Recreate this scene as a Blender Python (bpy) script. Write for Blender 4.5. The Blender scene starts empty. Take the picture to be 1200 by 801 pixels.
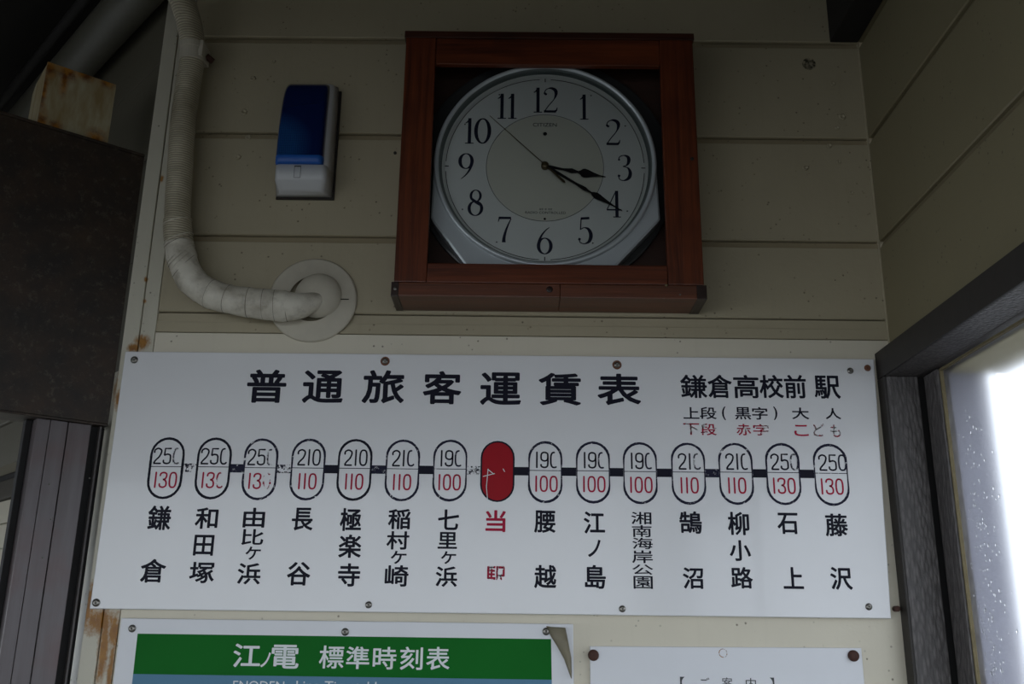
import bpy, bmesh, math, random
from mathutils import Vector, Matrix
random.seed(4)
scene = bpy.context.scene
COL = scene.collection

# ------------------------------------------------------------------ camera
F_PX = 1117.27
CAM = Vector((0.63423, -1.47694, -0.41696))
PITCH, YAW, ROLL = 0.2892, -0.0061, 0.0132
_rt = Vector((math.cos(YAW), -math.sin(YAW), 0))
_fw = Vector((math.sin(YAW)*math.cos(PITCH), math.cos(YAW)*math.cos(PITCH), math.sin(PITCH)))
_up = _rt.cross(_fw)
RT = math.cos(ROLL)*_rt + math.sin(ROLL)*_up
UP = -math.sin(ROLL)*_rt + math.cos(ROLL)*_up
cam_data = bpy.data.cameras.new('camera')
cam_data.sensor_width = 36.0
cam_data.lens = F_PX*36.0/1200.0
cam_data.clip_start = 0.02
cam = bpy.data.objects.new('camera', cam_data)
COL.objects.link(cam)
m3 = Matrix((RT, UP, -_fw)).transposed()
cam.matrix_world = Matrix.Translation(CAM) @ m3.to_4x4()
scene.camera = cam

# ------------------------------------------------------------------ world, light, exposure
world = bpy.data.worlds.new('overcast_sky'); scene.world = world
world.use_nodes = True
wn = world.node_tree; wn.nodes.clear()
wo = wn.nodes.new('ShaderNodeOutputWorld'); wb = wn.nodes.new('ShaderNodeBackground')
wb.inputs[0].default_value = (0.86, 0.93, 1.0, 1); wb.inputs[1].default_value = 1.0
wn.links.new(wb.outputs[0], wo.inputs[0])
scene.view_settings.view_transform = 'Standard'
scene.view_settings.look = 'None'
scene.view_settings.exposure = 1.12
scene.view_settings.gamma = 1.0
scene.cycles.use_denoising = True
scene.cycles.max_bounces = 8
scene.cycles.sample_clamp_indirect = 6.0

def portal(loc, rot, sx, sy):
    l = bpy.data.lights.new('sky_portal', 'AREA'); l.shape = 'RECTANGLE'; l.size = sx; l.size_y = sy
    l.cycles.is_portal = True
    o = bpy.data.objects.new('sky_portal', l); o.location = loc; o.rotation_euler = rot; COL.objects.link(o)
portal((1.45, -1.17, -0.68), (0, math.radians(90), 0), 1.4, 2.4)      # window
portal((-0.5, -2.45, -0.95), (math.radians(90), 0, 0), 3.6, 2.3)      # open side behind the viewer
portal((-2.3, 0.3, -0.95), (0, math.radians(-90), 0), 2.3, 5.4)       # open side on the left

# ------------------------------------------------------------------ helpers
def wp(px, py, d=0.0):
    """point of the plane standing d in front of the back wall that the photograph shows at px, py"""
    r = RT*((px-600)/F_PX) + UP*((400.5-py)/F_PX) + _fw
    return CAM + r*((-d-CAM.y)/r.y)

def fin(name, bm, mat, parent=None, smooth=False, label=None, recalc=True):
    if recalc: bmesh.ops.recalc_face_normals(bm, faces=bm.faces[:])
    if parent is not None:
        off = Vector(parent['_o'])
    else:
        xs = [v.co for v in bm.verts]
        off = Vector((sum(v.x for v in xs)/len(xs), sum(v.y for v in xs)/len(xs), min(v.z for v in xs)))
    for v in bm.verts: v.co -= off
    me = bpy.data.meshes.new(name); bm.to_mesh(me); bm.free()
    if smooth:
        for p in me.polygons: p.use_smooth = True
    if isinstance(mat, (list, tuple)):
        for m in mat: me.materials.append(m)
    else: me.materials.append(mat)
    o = bpy.data.objects.new(name, me); COL.objects.link(o)
    o['_o'] = tuple(off)
    if parent is not None: o.parent = parent; o.location = off - Vector(parent['_o'])
    else: o.location = off
    if label: o['label'] = label
    return o

def thing(name, loc, label, cat, group=None):
    o = bpy.data.objects.new(name, None); COL.objects.link(o); o.empty_display_size = .05
    o.location = loc; o['_o'] = tuple(loc); o['label'] = label; o['category'] = cat
    if group: o['group'] = group
    return o

def structure(name, loc=(0, 0, 0)):
    o = bpy.data.objects.new(name, None); COL.objects.link(o); o.empty_display_size = .05
    o.location = loc; o['_o'] = tuple(loc); o['kind'] = 'structure'
    return o

def tag(o, label, cat, group=None):
    o['label'] = label; o['category'] = cat
    if group: o['group'] = group
    return o

def add_hex(bm, c):
    vs = [bm.verts.new(p) for p in c]
    for f in ((0,3,2,1),(4,5,6,7),(0,1,5,4),(1,2,6,5),(2,3,7,6),(3,0,4,7)):
        bm.faces.new([vs[i] for i in f])
    return vs

def box_bm(x0, x1, y0, y1, z0, z1, bevel=0.0, seg=2, bm=None):
    nb = bmesh.new()
    add_hex(nb, [(x0,y0,z0),(x1,y0,z0),(x1,y1,z0),(x0,y1,z0),(x0,y0,z1),(x1,y0,z1),(x1,y1,z1),(x0,y1,z1)])
    if bevel: bmesh.ops.bevel(nb, geom=nb.edges[:], offset=bevel, segments=seg, profile=.6, affect='EDGES')
    if bm is None: return nb
    join(bm, nb); return bm

def join(bm, nb):
    me = bpy.data.meshes.new('tmp'); nb.to_mesh(me); nb.free(); bm.from_mesh(me); bpy.data.meshes.remove(me)

def box(name, b, mat, parent=None, bevel=.001, label=None):
    return fin(name, box_bm(*b, bevel=bevel), mat, parent, label=label)

def frame_box(name, O, A, B, C, a, b, c, mat, parent=None, bevel=.001, label=None):
    """box in a turned frame: origin O, unit axes A, B, C, ranges a, b, c"""
    bm = box_bm(a[0], a[1], b[0], b[1], c[0], c[1], bevel)
    for v in bm.verts: v.co = O + A*v.co.x + B*v.co.y + C*v.co.z
    return fin(name, bm, mat, parent, label=label)

def extrude_profile(prof, x0, x1, bm=None, axis='x', n=1):
    """closed (y,z) profile pulled along x (or along y with x,z profile)"""
    bm = bm or bmesh.new()
    rings = []
    for k in range(n+1):
        t = x0+(x1-x0)*k/n
        rings.append([bm.verts.new((t, p[0], p[1]) if axis == 'x' else (p[0], t, p[1])) for p in prof])
    m = len(prof)
    for a, b in zip(rings, rings[1:]):
        for i in range(m): bm.faces.new((a[i], a[(i+1)%m], b[(i+1)%m], b[i]))
    bm.faces.new(rings[0][::-1]); bm.faces.new(rings[-1])
    return bm

def ribbon(bm, pts, w, y, close=False, roundcap=False):
    """flat stroke in the x,z plane; w is a number or a list"""
    n = len(pts); P = [Vector(p) for p in pts]
    W = w if isinstance(w, (list, tuple)) else [w]*n
    L = []; R_ = []
    for i in range(n):
        if close: d = P[(i+1)%n]-P[i-1]
        else: d = P[min(i+1, n-1)]-P[max(i-1, 0)]
        if d.length < 1e-9: d = Vector((1, 0))
        d.normalize(); nn = Vector((-d.y, d.x))
        L.append(P[i]+nn*W[i]/2); R_.append(P[i]-nn*W[i]/2)
    lv = [bm.verts.new((p.x, y, p.y)) for p in L]; rv = [bm.verts.new((p.x, y, p.y)) for p in R_]
    for i in range(n if close else n-1):
        j = (i+1) % n
        bm.faces.new((lv[i], lv[j], rv[j], rv[i]))
    if roundcap and not close:
        for c, a, d in ((P[0], W[0], P[0]-P[1]), (P[-1], W[-1], P[-1]-P[-2])):
            ang = math.atan2(d.y, d.x)
            vs = [bm.verts.new((c.x+a/2*math.cos(ang-math.pi/2+math.pi*k/6), y, c.y+a/2*math.sin(ang-math.pi/2+math.pi*k/6))) for k in range(7)]
            bm.faces.new(vs)

def smooth_path(pts, sub=5):
    P = [Vector(p) for p in pts]; out = []
    for i in range(len(P)-1):
        p0 = P[max(i-1, 0)]; p1 = P[i]; p2 = P[i+1]; p3 = P[min(i+2, len(P)-1)]
        for k in range(sub):
            t = k/sub
            out.append(0.5*((2*p1)+(-p0+p2)*t+(2*p0-5*p1+4*p2-p3)*t*t+(-p0+3*p1-3*p2+p3)*t**3))
    out.append(P[-1]); return out

def tube(path, radii, seg=24, bm=None, cap=True):
    bm = bm or bmesh.new(); n = len(path)
    r = radii if isinstance(radii, (list, tuple)) else [radii]*n
    T = []
    for i in range(n):
        d = path[min(i+1, n-1)]-path[max(i-1, 0)]; T.append(d.normalized())
    ref = Vector((0, 1, 0))
    if abs(T[0].dot(ref)) > .9: ref = Vector((1, 0, 0))
    N = (ref-T[0]*ref.dot(T[0])).normalized(); rings = []
    for i in range(n):
        N = (N-T[i]*N.dot(T[i])).normalized(); B = T[i].cross(N)
        rings.append([bm.verts.new(path[i]+(N*math.cos(a)+B*math.sin(a))*r[i]) for a in [2*math.pi*k/seg for k in range(seg)]])
    for a, b in zip(rings, rings[1:]):
        for i in range(seg): bm.faces.new((a[i], a[(i+1)%seg], b[(i+1)%seg], b[i]))
    if cap: bm.faces.new(rings[0][::-1]); bm.faces.new(rings[-1])
    return bm

def lathe(cx, cz, prof, seg=96, bm=None, y0=0.0, close=False):
    """turn (radius, distance out from wall) about the axis that leaves the wall at cx, cz"""
    bm = bm or bmesh.new(); rings = []
    for r, d in prof:
        if r < 1e-6: rings.append([bm.verts.new((cx, -d, cz))])
        else: rings.append([bm.verts.new((cx+r*math.sin(2*math.pi*k/seg), -d, cz+r*math.cos(2*math.pi*k/seg))) for k in range(seg)])
    pairs = list(zip(rings, rings[1:]))
    if close: pairs.append((rings[-1], rings[0]))
    for a, b in pairs:
        for i in range(seg):
            j = (i+1) % seg
            if len(a) == 1 and len(b) == 1: continue
            if len(a) == 1: bm.faces.new((a[0], b[i], b[j]))
            elif len(b) == 1: bm.faces.new((a[i], b[0], a[j]))
            else: bm.faces.new((a[i], b[i], b[j], a[j]))
    return bm

_glyphs = {}
def glyph(ch, off=0.0):
    key = (ch, off)
    if key not in _glyphs:
        c = bpy.data.curves.new('glyph', 'FONT'); c.body = ch; c.offset = off; c.resolution_u = 3
        o = bpy.data.objects.new('glyph', c); COL.objects.link(o)
        dg = bpy.context.evaluated_depsgraph_get()
        me = bpy.data.meshes.new_from_object(o.evaluated_get(dg))
        V = [tuple(v.co) for v in me.vertices]; Fc = [tuple(p.vertices) for p in me.polygons]
        bpy.data.objects.remove(o); bpy.data.curves.remove(c); bpy.data.meshes.remove(me)
        _glyphs[key] = (V, Fc)
    return _glyphs[key]

def put_glyph(bm, ch, l, r, t, b, d, off=0.0, keep=1.0):
    if off > 0:
        # shrink the box by the pen radius, then stamp copies round a small circle: even, round-ended weight
        ppm = 1200/1.64; e = off*(b-t)
        k = 10 if off > .02 else 6
        for i in range(k):
            a = 2*math.pi*i/k; dx = e*math.cos(a); dy = e*math.sin(a)
            stamp(bm, ch, l+e+dx, r-e+dx, t+e+dy, b-e+dy, d+i*.00002)
        return
    stamp(bm, ch, l, r, t, b, d)

def stamp(bm, ch, l, r, t, b, d, off=0.0, keep=1.0):
    """character fitted in the box l, r, t, b (photo pixels) on the plane d in front of the wall"""
    V, Fc = glyph(ch, off)
    x0 = min(v[0] for v in V); x1 = max(v[0] for v in V); y0 = min(v[1] for v in V); y1 = max(v[1] for v in V)
    mx, my = (l+r)/2, (t+b)/2
    X0, X1 = wp(l, my, d).x, wp(r, my, d).x; Z0, Z1 = wp(mx, b, d).z, wp(mx, t, d).z
    vs = [bm.verts.new((X0+(v[0]-x0)/(x1-x0)*(X1-X0), -d, Z0+(v[1]-y0)/(y1-y0)*(Z1-Z0))) for v in V]
    for f in Fc:
        if keep < 1 and min(V[i][1] for i in f) < y0+(1-keep)*(y1-y0): continue
        try: bm.faces.new([vs[i] for i in f])
        except ValueError: pass
    loose = [v for v in vs if not v.link_faces]
    for v in loose: bm.verts.remove(v)

# ------------------------------------------------------------------ materials
def mat_new(name, color=(.8,.8,.8), rough=.5, metal=0.0, coat=0.0, trans=0.0, spec=.5):
    m = bpy.data.materials.new(name); m.use_nodes = True
    p = m.node_tree.nodes['Principled BSDF']
    p.inputs['Base Color'].default_value = (*color, 1); p.inputs['Roughness'].default_value = rough
    p.inputs['Metallic'].default_value = metal; p.inputs['Coat Weight'].default_value = coat
    p.inputs['Transmission Weight'].default_value = trans
    p.inputs['Specular IOR Level'].default_value = spec
    return m, m.node_tree, p

class N:
    """tiny node wiring helper"""
    def __init__(s, nt): s.nt = nt; s.pos = nt.nodes.new('ShaderNodeNewGeometry').outputs['Position']
    def _in(s, sock, v):
        if hasattr(v, 'is_output'): s.nt.links.new(v, sock)
        elif isinstance(v, (tuple, list)): sock.default_value = (*v, 1) if (len(v) == 3 and sock.type == 'RGBA') else v
        else: sock.default_value = v
    def map(s, scale=(1,1,1), loc=(0,0,0), rot=(0,0,0), vec=None):
        n = s.nt.nodes.new('ShaderNodeMapping'); s._in(n.inputs[0], vec or s.pos)
        n.inputs['Scale'].default_value = scale; n.inputs['Location'].default_value = loc; n.inputs['Rotation'].default_value = rot
        return n.outputs[0]
    def noise(s, scale, detail=3, rough=.5, vec=None, dist=0):
        n = s.nt.nodes.new('ShaderNodeTexNoise'); s._in(n.inputs['Vector'], vec or s.pos)
        n.inputs['Scale'].default_value = scale; n.inputs['Detail'].default_value = detail
        n.inputs['Roughness'].default_value = rough; n.inputs['Distortion'].default_value = dist
        return n.outputs[0]
    def voronoi(s, scale, vec=None):
        n = s.nt.nodes.new('ShaderNodeTexVoronoi'); s._in(n.inputs['Vector'], vec or s.pos); n.inputs['Scale'].default_value = scale
        return n.outputs[0]
    def ramp(s, f, a, b, va=0.0, vb=1.0):
        n = s.nt.nodes.new('ShaderNodeMapRange'); n.clamp = True; s._in(n.inputs[0], f)
        n.inputs[1].default_value = a; n.inputs[2].default_value = b; n.inputs[3].default_value = va; n.inputs[4].default_value = vb
        return n.outputs[0]
    def math(s, op, a, b=0.0):
        n = s.nt.nodes.new('ShaderNodeMath'); n.operation = op; s._in(n.inputs[0], a); s._in(n.inputs[1], b); return n.outputs[0]
    def mix(s, f, a, b):
        n = s.nt.nodes.new('ShaderNodeMix'); n.data_type = 'RGBA'; s._in(n.inputs[0], f); s._in(n.inputs[6], a); s._in(n.inputs[7], b); return n.outputs[2]
    def bump(s, h, strength=.3, dist=.001, normal=None):
        n = s.nt.nodes.new('ShaderNodeBump'); s._in(n.inputs['Height'], h); n.inputs['Strength'].default_value = strength
        n.inputs['Distance'].default_value = dist
        if normal: s._in(n.inputs['Normal'], normal)
        return n.outputs[0]
    def blob(s, c, sx, sy, sz):
        """1 inside the blob round c, 0 outside"""
        v = s.map(scale=(1/sx, 1/sy, 1/sz), loc=(-c[0]/sx, -c[1]/sy, -c[2]/sz))
        n = s.nt.nodes.new('ShaderNodeVectorMath'); n.operation = 'LENGTH'; s._in(n.inputs[0], v)
        return s.ramp(n.outputs['Value'], 1.0, 0.0)
    def wave(s, scale, vec, dist=0, detail=2, direction='X'):
        n = s.nt.nodes.new('ShaderNodeTexWave'); s._in(n.inputs['Vector'], vec); n.inputs['Scale'].default_value = scale
        n.bands_direction = direction; n.inputs['Distortion'].default_value = dist; n.inputs['Detail'].default_value = detail
        return n.outputs['Fac']

def paint(name, color, rough=.55, rust=(), dirt=.5, grime_color=(.10,.075,.045), streak=True):
    m, nt, p = mat_new(name, color, rough); n = N(nt)
    big = n.noise(3.2, 4, .6); fine = n.noise(220, 3, .6)
    streaks = n.noise(1.0, 3, .6, vec=n.map(scale=(60, 60, 5)))
    c = n.mix(n.math('MULTIPLY', n.ramp(big, .45, .75), dirt*.45), color, tuple(v*.62 for v in color))
    if streak: c = n.mix(n.math('MULTIPLY', n.ramp(streaks, .55, .8), dirt*.12), c, grime_color)
    specks = n.ramp(n.voronoi(85), .17, .09)
    gate = n.ramp(n.noise(21, 2), .50, .60)
    sp = n.math('MULTIPLY', specks, gate)
    c = n.mix(n.math('MULTIPLY', sp, .7), c, grime_color)
    mask = None
    for b in rust:
        k = n.blob(*b); mask = k if mask is None else n.math('MAXIMUM', mask, k)
    if mask is not None:
        nz = n.math('MULTIPLY', n.math('ADD', n.noise(110, 6, .75), n.noise(1.0, 5, .7, vec=n.map(scale=(130, 130, 30)))), .5)
        rm = n.ramp(n.math('ADD', n.math('MULTIPLY', mask, .95), n.math('MULTIPLY', n.math('SUBTRACT', nz, .66), 1.6)), 0.0, .42)
        rcol = n.mix(n.noise(90, 3), (.42, .19, .014), (.16, .055, .008))
        c = n.mix(rm, c, rcol)
    n._in(p.inputs['Base Color'], c)
    h = n.math('ADD', n.math('MULTIPLY', fine, .35), n.math('MULTIPLY', sp, -1.2))
    h = n.math('ADD', h, n.noise(45, 3, .55))
    n._in(p.inputs['Normal'], n.bump(h, .55, .0009))
    return m

CREAM = (.50, .46, .36)
M = {}
M['cream'] = paint('cream_painted_siding', (.395, .345, .235), .5, dirt=.55)
M['cream_clean'] = paint('cream_painted_panel', (.66, .61, .49), .5, dirt=.4)
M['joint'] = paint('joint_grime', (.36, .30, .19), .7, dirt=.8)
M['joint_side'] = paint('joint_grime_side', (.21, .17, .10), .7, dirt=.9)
_rb = [(wp(168,401), .022, .05, .020), (wp(158,408), .016, .05, .014), (wp(104,716), .016, .05, .05), (wp(118,728), .05, .05, .035),
       (wp(122,760), .014, .05, .09), (wp(134,740), .018, .05, .05), (wp(129,790), .008, .05, .09), (wp(172,328), .006, .05, .008),
       (wp(170,353), .004, .05, .006), (wp(190,210), .005, .05, .012), (wp(140,470), .012, .05, .03), (wp(107,700), .008, .05, .04), (wp(130,450), .02,.05,.05)]
M['corner'] = paint('cream_corner_board', (.55, .52, .42), .45, rust=_rb, dirt=.5)
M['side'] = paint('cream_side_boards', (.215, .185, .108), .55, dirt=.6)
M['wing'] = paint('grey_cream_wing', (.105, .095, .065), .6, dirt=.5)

def simple(key, color, rough=.5, metal=0., coat=0., nscale=80, var=.25, bump=.15, stretch=(1,1,1), spec=.5):
    m, nt, p = mat_new(key, color, rough, metal, coat, spec=spec); n = N(nt)
    z = n.noise(nscale, 4, .6, vec=n.map(scale=stretch))
    n._in(p.inputs['Base Color'], n.mix(z, tuple(v*(1-var) for v in color), tuple(min(1, v*(1+var)) for v in color)))
    n._in(p.inputs['Normal'], n.bump(z, bump, .0008))
    M[key] = m; return m
simple('enamel_white', (.77, .77, .78), .22, nscale=9, var=.025, bump=.02, coat=.3)
simple('plastic_sheet', (.70, .71, .74), .28, nscale=12, var=.04, bump=.02)
simple('green_print', (.004, .135, .014), .5, spec=.1, nscale=6, var=.14, bump=.02)
simple('blue_print', (.11, .24, .36), .5, spec=.1, nscale=6, var=.08, bump=.02)
simple('white_print', (.72, .75, .76), .4, nscale=6, var=.04, bump=.0)
simple('black_print', (.006, .006, .016), .5, spec=.15, nscale=300, var=.4, bump=.1)
simple('grey_print', (.04, .045, .05), .5, nscale=100, var=.2, bump=.0)
simple('red_enamel', (.34, .004, .012), .4, spec=.15, nscale=12, var=.1, bump=.05)
simple('steel', (.22, .21, .19), .3, metal=.9, nscale=120, var=.2, bump=.2)
simple('rust_brown', (.06, .022, .014), .75, nscale=300, var=.5, bump=.6)
simple('rust_screw', (.16, .06, .03), .7, nscale=300, var=.5, bump=.4)
simple('dark_frame', (.072, .064, .061), .5, nscale=150, var=.3, bump=1.0, stretch=(1.6,1.6,.5))
def cracked(key, color):
    m, nt, p = mat_new(key, color, .5); n = N(nt)
    v = n.map(scale=(1, 1, .45)); a_ = n.noise(120, 4, .65, vec=v); b_ = n.voronoi(140, n.map(scale=(1.4, 1.4, .4)))
    n._in(p.inputs['Base Color'], n.mix(n.ramp(b_, .25, .6), color, tuple(q*.6 for q in color)))
    n._in(p.inputs['Normal'], n.bump(n.math('SUBTRACT', a_, n.math('MULTIPLY', b_, .8)), 1.0, .0016)); M[key] = m
cracked('frame_relief', (.125, .113, .110))
simple('architrave_dark', (.026, .022, .019), .6, nscale=60, var=.3, bump=.4)  # darker than the frame: shade of the room-side faces put into the colour
simple('dark_groove', (.010, .009, .009), .8)
simple('black_timber', (.010, .008, .007), .8, nscale=40, var=.3)
simple('tan_putty', (.15, .12, .06), .8, nscale=90, var=.4, bump=.4)
simple('outside_tan', (.62, .56, .38), .8, nscale=20, var=.1)
simple('outside_grey', (.34, .34, .40), .8, nscale=30, var=.1)
simple('gasket', (.018, .014, .010), .8, nscale=120, var=.4)
simple('grey_plastic', (.60, .61, .62), .38, nscale=40, var=.04, bump=.03)
simple('concrete', (.075, .073, .068), .9, nscale=8, var=.15, bump=.2)
simple('ceiling_dark', (.012, .010, .008), .9, nscale=10, var=.3)
simple('cap_paint', (.50, .46, .37), .55, nscale=60, var=.10, bump=.35)
simple('film', (.40, .36, .26), .45, nscale=40, var=.25, bump=.2)
simple('neighbour_cream', (.50, .46, .36), .7, nscale=9, var=.1)
simple('silver_plastic', (.50, .54, .56), .35, metal=.35, nscale=20, var=.02, bump=.0)
simple('rim_dark', (.035, .037, .038), .3, nscale=20, var=.03, bump=.0)
simple('silver_dark', (.14, .165, .165), .4, metal=.3, nscale=20, var=.03, bump=.0)
simple('dial_white', (.66, .67, .66), .55, nscale=5, var=.015, bump=.0)
simple('dial_cream', (.60, .59, .52), .55, nscale=5, var=.015, bump=.0)
simple('hand_black', (.008, .007, .008), .45, spec=.2, nscale=5, var=.05, bump=.0)
simple('hand_brass', (.10, .075, .04), .35, metal=.6, nscale=5, var=.05, bump=.0)
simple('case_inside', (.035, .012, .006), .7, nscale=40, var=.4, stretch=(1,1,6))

def worn_ink(key, color, lo, hi, scale=150, stretch=(1,1,1)):
    """paint that has flaked away in places and leaves the enamel bare"""
    m, nt, p = mat_new(key, color, .5, spec=.15); n = N(nt)
    z = n.noise(scale, 5, .7, vec=n.map(scale=stretch)); f = n.ramp(z, lo, hi)
    tr = nt.nodes.new('ShaderNodeBsdfTransparent'); mx = nt.nodes.new('ShaderNodeMixShader')
    nt.links.new(f, mx.inputs[0]); nt.links.new(tr.outputs[0], mx.inputs[1]); nt.links.new(p.outputs[0], mx.inputs[2])
    nt.links.new(mx.outputs[0], nt.nodes['Material Output'].inputs[0]); M[key] = m; return m
worn_ink('red_print', (.40, .010, .045), .22, .34, 130)
worn_ink('red_worn', (.36, .012, .045), .44, .53, 110)
worn_ink('red_gone', (.36, .012, .045), .52, .60, 130)
worn_ink('black_worn', (.014, .014, .035), .33, .42, 140)
worn_ink('black_flaked', (.014, .014, .03), .50, .54, 170)
worn_ink('black_faint', (.03, .03, .05), .38, .56, 190)

def wood(key, axis, color=(.150, .034, .010), dark=(.050, .012, .005)):
    m, nt, p = mat_new(key, color, .36, coat=.15); n = N(nt)
    sc = {'x': (2.2, 40, 60), 'z': (60, 40, 2.2), 'y': (60, 2.2, 60)}[axis]
    v = n.map(scale=sc)
    g = n.noise(1.3, 6, .65, vec=v, dist=.6); fine = n.noise(5, 4, .7, vec=v); blot = n.noise(9, 3, .6)
    c = n.mix(n.ramp(g, .35, .68), color, dark)
    c = n.mix(n.math('MULTIPLY', n.ramp(fine, .5, .8), .5), c, tuple(x*1.7 for x in color))
    c = n.mix(n.math('MULTIPLY', n.ramp(blot, .52, .75), .55), c, dark)
    n._in(p.inputs['Base Color'], c); n._in(p.inputs['Normal'], n.bump(fine, .3, .0006))
    n._in(p.inputs['Roughness'], n.ramp(fine, .2, .9, .28, .5))
    M[key] = m
wood('wood_x', 'x'); wood('wood_z', 'z'); wood('wood_y', 'y')
wood('wood_pale', 'x', (.17, .10, .06), (.09, .045, .025))
wood('wood_end', 'y', (.035, .018, .014), (.016, .008, .006))

def tape_mat():
    m, nt, p = mat_new('wrapped_tape', (.46, .43, .34), .5); n = N(nt)
    w = n.wave(75, n.map(), 1.6, 2, 'Z')
    big = n.noise(14, 4, .6)
    c = n.mix(n.ramp(big, .4, .75), (.56, .50, .37), (.27, .23, .15))
    c = n.mix(n.math('MULTIPLY', n.ramp(w, .6, .1), .6), c, (.17, .15, .105))
    n._in(p.inputs['Base Color'], c)
    n._in(p.inputs['Normal'], n.bump(n.math('ADD', w, n.math('MULTIPLY', n.noise(120, 3), .8)), .7, .0012))
    M['tape'] = m
    m, nt, p = mat_new('wrapped_tape_smooth', (.46, .43, .34), .45); n = N(nt)
    w = n.wave(7, n.map(), 7, 3, 'X'); big = n.noise(20, 4, .6)
    c = n.mix(n.ramp(big, .4, .75), (.68, .64, .54), (.36, .32, .25))
    c = n.mix(n.math('MULTIPLY', n.ramp(n.noise(38, 5, .65), .52, .7), .55), c, (.20, .17, .115))
    n._in(p.inputs['Base Color'], c)
    n._in(p.inputs['Normal'], n.bump(n.noise(70, 4, .6), .6, .0015)); M['tape_smooth'] = m
tape_mat()

def plate_mats():
    m, nt, p = mat_new('rusted_steel', (.03, .02, .015), .6); n = N(nt)
    a = n.noise(11, 6, .7); b = n.noise(140, 4, .75)
    c = n.mix(n.ramp(a, .4, .7), (.016, .012, .009), (.046, .026, .014))
    c = n.mix(n.math('MULTIPLY', n.ramp(n.noise(75, 6, .8), .54, .70), .7), c, (.10, .082, .062))
    n._in(p.inputs['Base Color'], c); n._in(p.inputs['Normal'], n.bump(b, .5, .0008)); M['rust_plate'] = m
    m, nt, p = mat_new('brown_sash_metal', (.10, .085, .085), .38, metal=.25); n = N(nt)
    a = n.noise(1, 4, .65, vec=n.map(scale=(70, 70, 5))); b = n.noise(9, 3, .6)
    c = n.mix(a, (.075, .060, .060), (.15, .135, .14)); c = n.mix(n.math('MULTIPLY', n.ramp(b, .5, .72), .5), c, (.12, .055, .05))
    n._in(p.inputs['Base Color'], c); n._in(p.inputs['Normal'], n.bump(a, .15, .0008)); M['sash_metal'] = m
    m, nt, p = mat_new('lens_blue', (.004, .016, .10), .12, coat=.8); n = N(nt)
    gx = n.wave(95, n.map(), 0, 0, 'X'); gz = n.wave(95, n.map(), 0, 0, 'Z')
    low = n.blob((wp(330,170).x, 0, wp(345,185).z), .075, .3, .072)
    g = n.math('MULTIPLY', n.math('MAXIMUM', gx, gz), n.ramp(low, .1, .5))
    n._in(p.inputs['Base Color'], n.mix(g, (.003, .012, .075), (.012, .075, .24)))
    n._in(p.inputs['Normal'], n.bump(g, .25, .0008)); M['lens'] = m
    simple('lens_rim', (.012, .10, .42), .4, nscale=30, var=.05, bump=0)
plate_mats()

def box_rust():
    m, nt, p = mat_new('white_box_rusting', (.42, .39, .29), .5); n = N(nt)
    return m
# ------------------------------------------------------------------ the walls
W = 1.2344
ZJ = [0.776, 0.5861, 0.3963, 0.2047]           # joints between siding boards
ZD, ZE = 0.0681, 0.0334
wall_back = structure('wall_back')
box('wall_core', (-.003, W+.04, .012, .10, -2.1, .80), M['cream_clean'], wall_back, 0)
def board_profile(zt, zb, top=.0135):
    g = .0016
    return [(.012, zb), (.0022, zb), (0, zb+.0020), (0, zt-top), (.0026, zt-top+.0016), (.0075, zt-g), (.012, zt-g)]
def board(zt, zb, prof, mats, parent, a, b, axis):
    bm = extrude_profile(prof, a, b, axis=axis)
    bm.faces.ensure_lookup_table()
    for i in (3, 4, 5): bm.faces[i].material_index = 1
    return fin('board', bm, mats, parent)
tops = [.80]+ZJ[:0]
edges = [.80, .5861, .3963, .2047, ZD]
for a, b in zip(edges, edges[1:]):
    board(a, b, board_profile(a, b), [M['cream'], M['joint']], wall_back, .047, W, 'x')
fin('batten', extrude_profile([(.012, ZE), (.002, ZE), (.001, ZE+.001), (.001, .0505), (.0035, .0515), (.0035, ZD-.0022), (.012, ZD-.0022)], .040, W), M['cream'], wall_back)
box('lower_panel', (.047, W, -.0005, .012, -2.1, ZE-.0016), M['cream_clean'], wall_back, .0008)
box('corner_board', (.0225, .0462, -.0015, .012, -2.1, .80), M['corner'], wall_back, .001)
box('corner_board', (-.0035, .0215, -.004, .013, -2.1, .80), M['corner'], wall_back, .0015)
# paint blisters and old filler lumps on the boards
def blister(px, py, r, h=.0022):
    c = wp(px, py); bm = lathe(c.x, c.z, [(r, -.0006), (r*.93, h*.6), (r*.72, h), (r*.5, h*.75), (r*.3, h*.2), (0, h*.1)], 14)
    for v in bm.verts:
        k = 1+random.uniform(-.22, .22); v.co.x = c.x+(v.co.x-c.x)*k; v.co.z = c.z+(v.co.z-c.z)*k*random.uniform(.7, 1.05)
    fin('paint_blister', bm, M['cream'], wall_back, smooth=True)
for a in [(296,92,.0055),(286,131,.006),(291,161,.005),(279,184,.0055),(321,72,.004),(976,98,.005),(987,137,.006),(981,150,.004),
          (972,171,.005),(998,226,.004),(983,190,.004),(944,197,.005)]:
    blister(*a)
# dark smudge of an old fixing
c0 = wp(948, 75)
fin('stain_patch', lathe(c0.x, c0.z, [(0, .0004), (.012, .0004)], 20), worn_ink('smudge', (.05,.045,.03), .42, .62, 120), wall_back)

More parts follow.
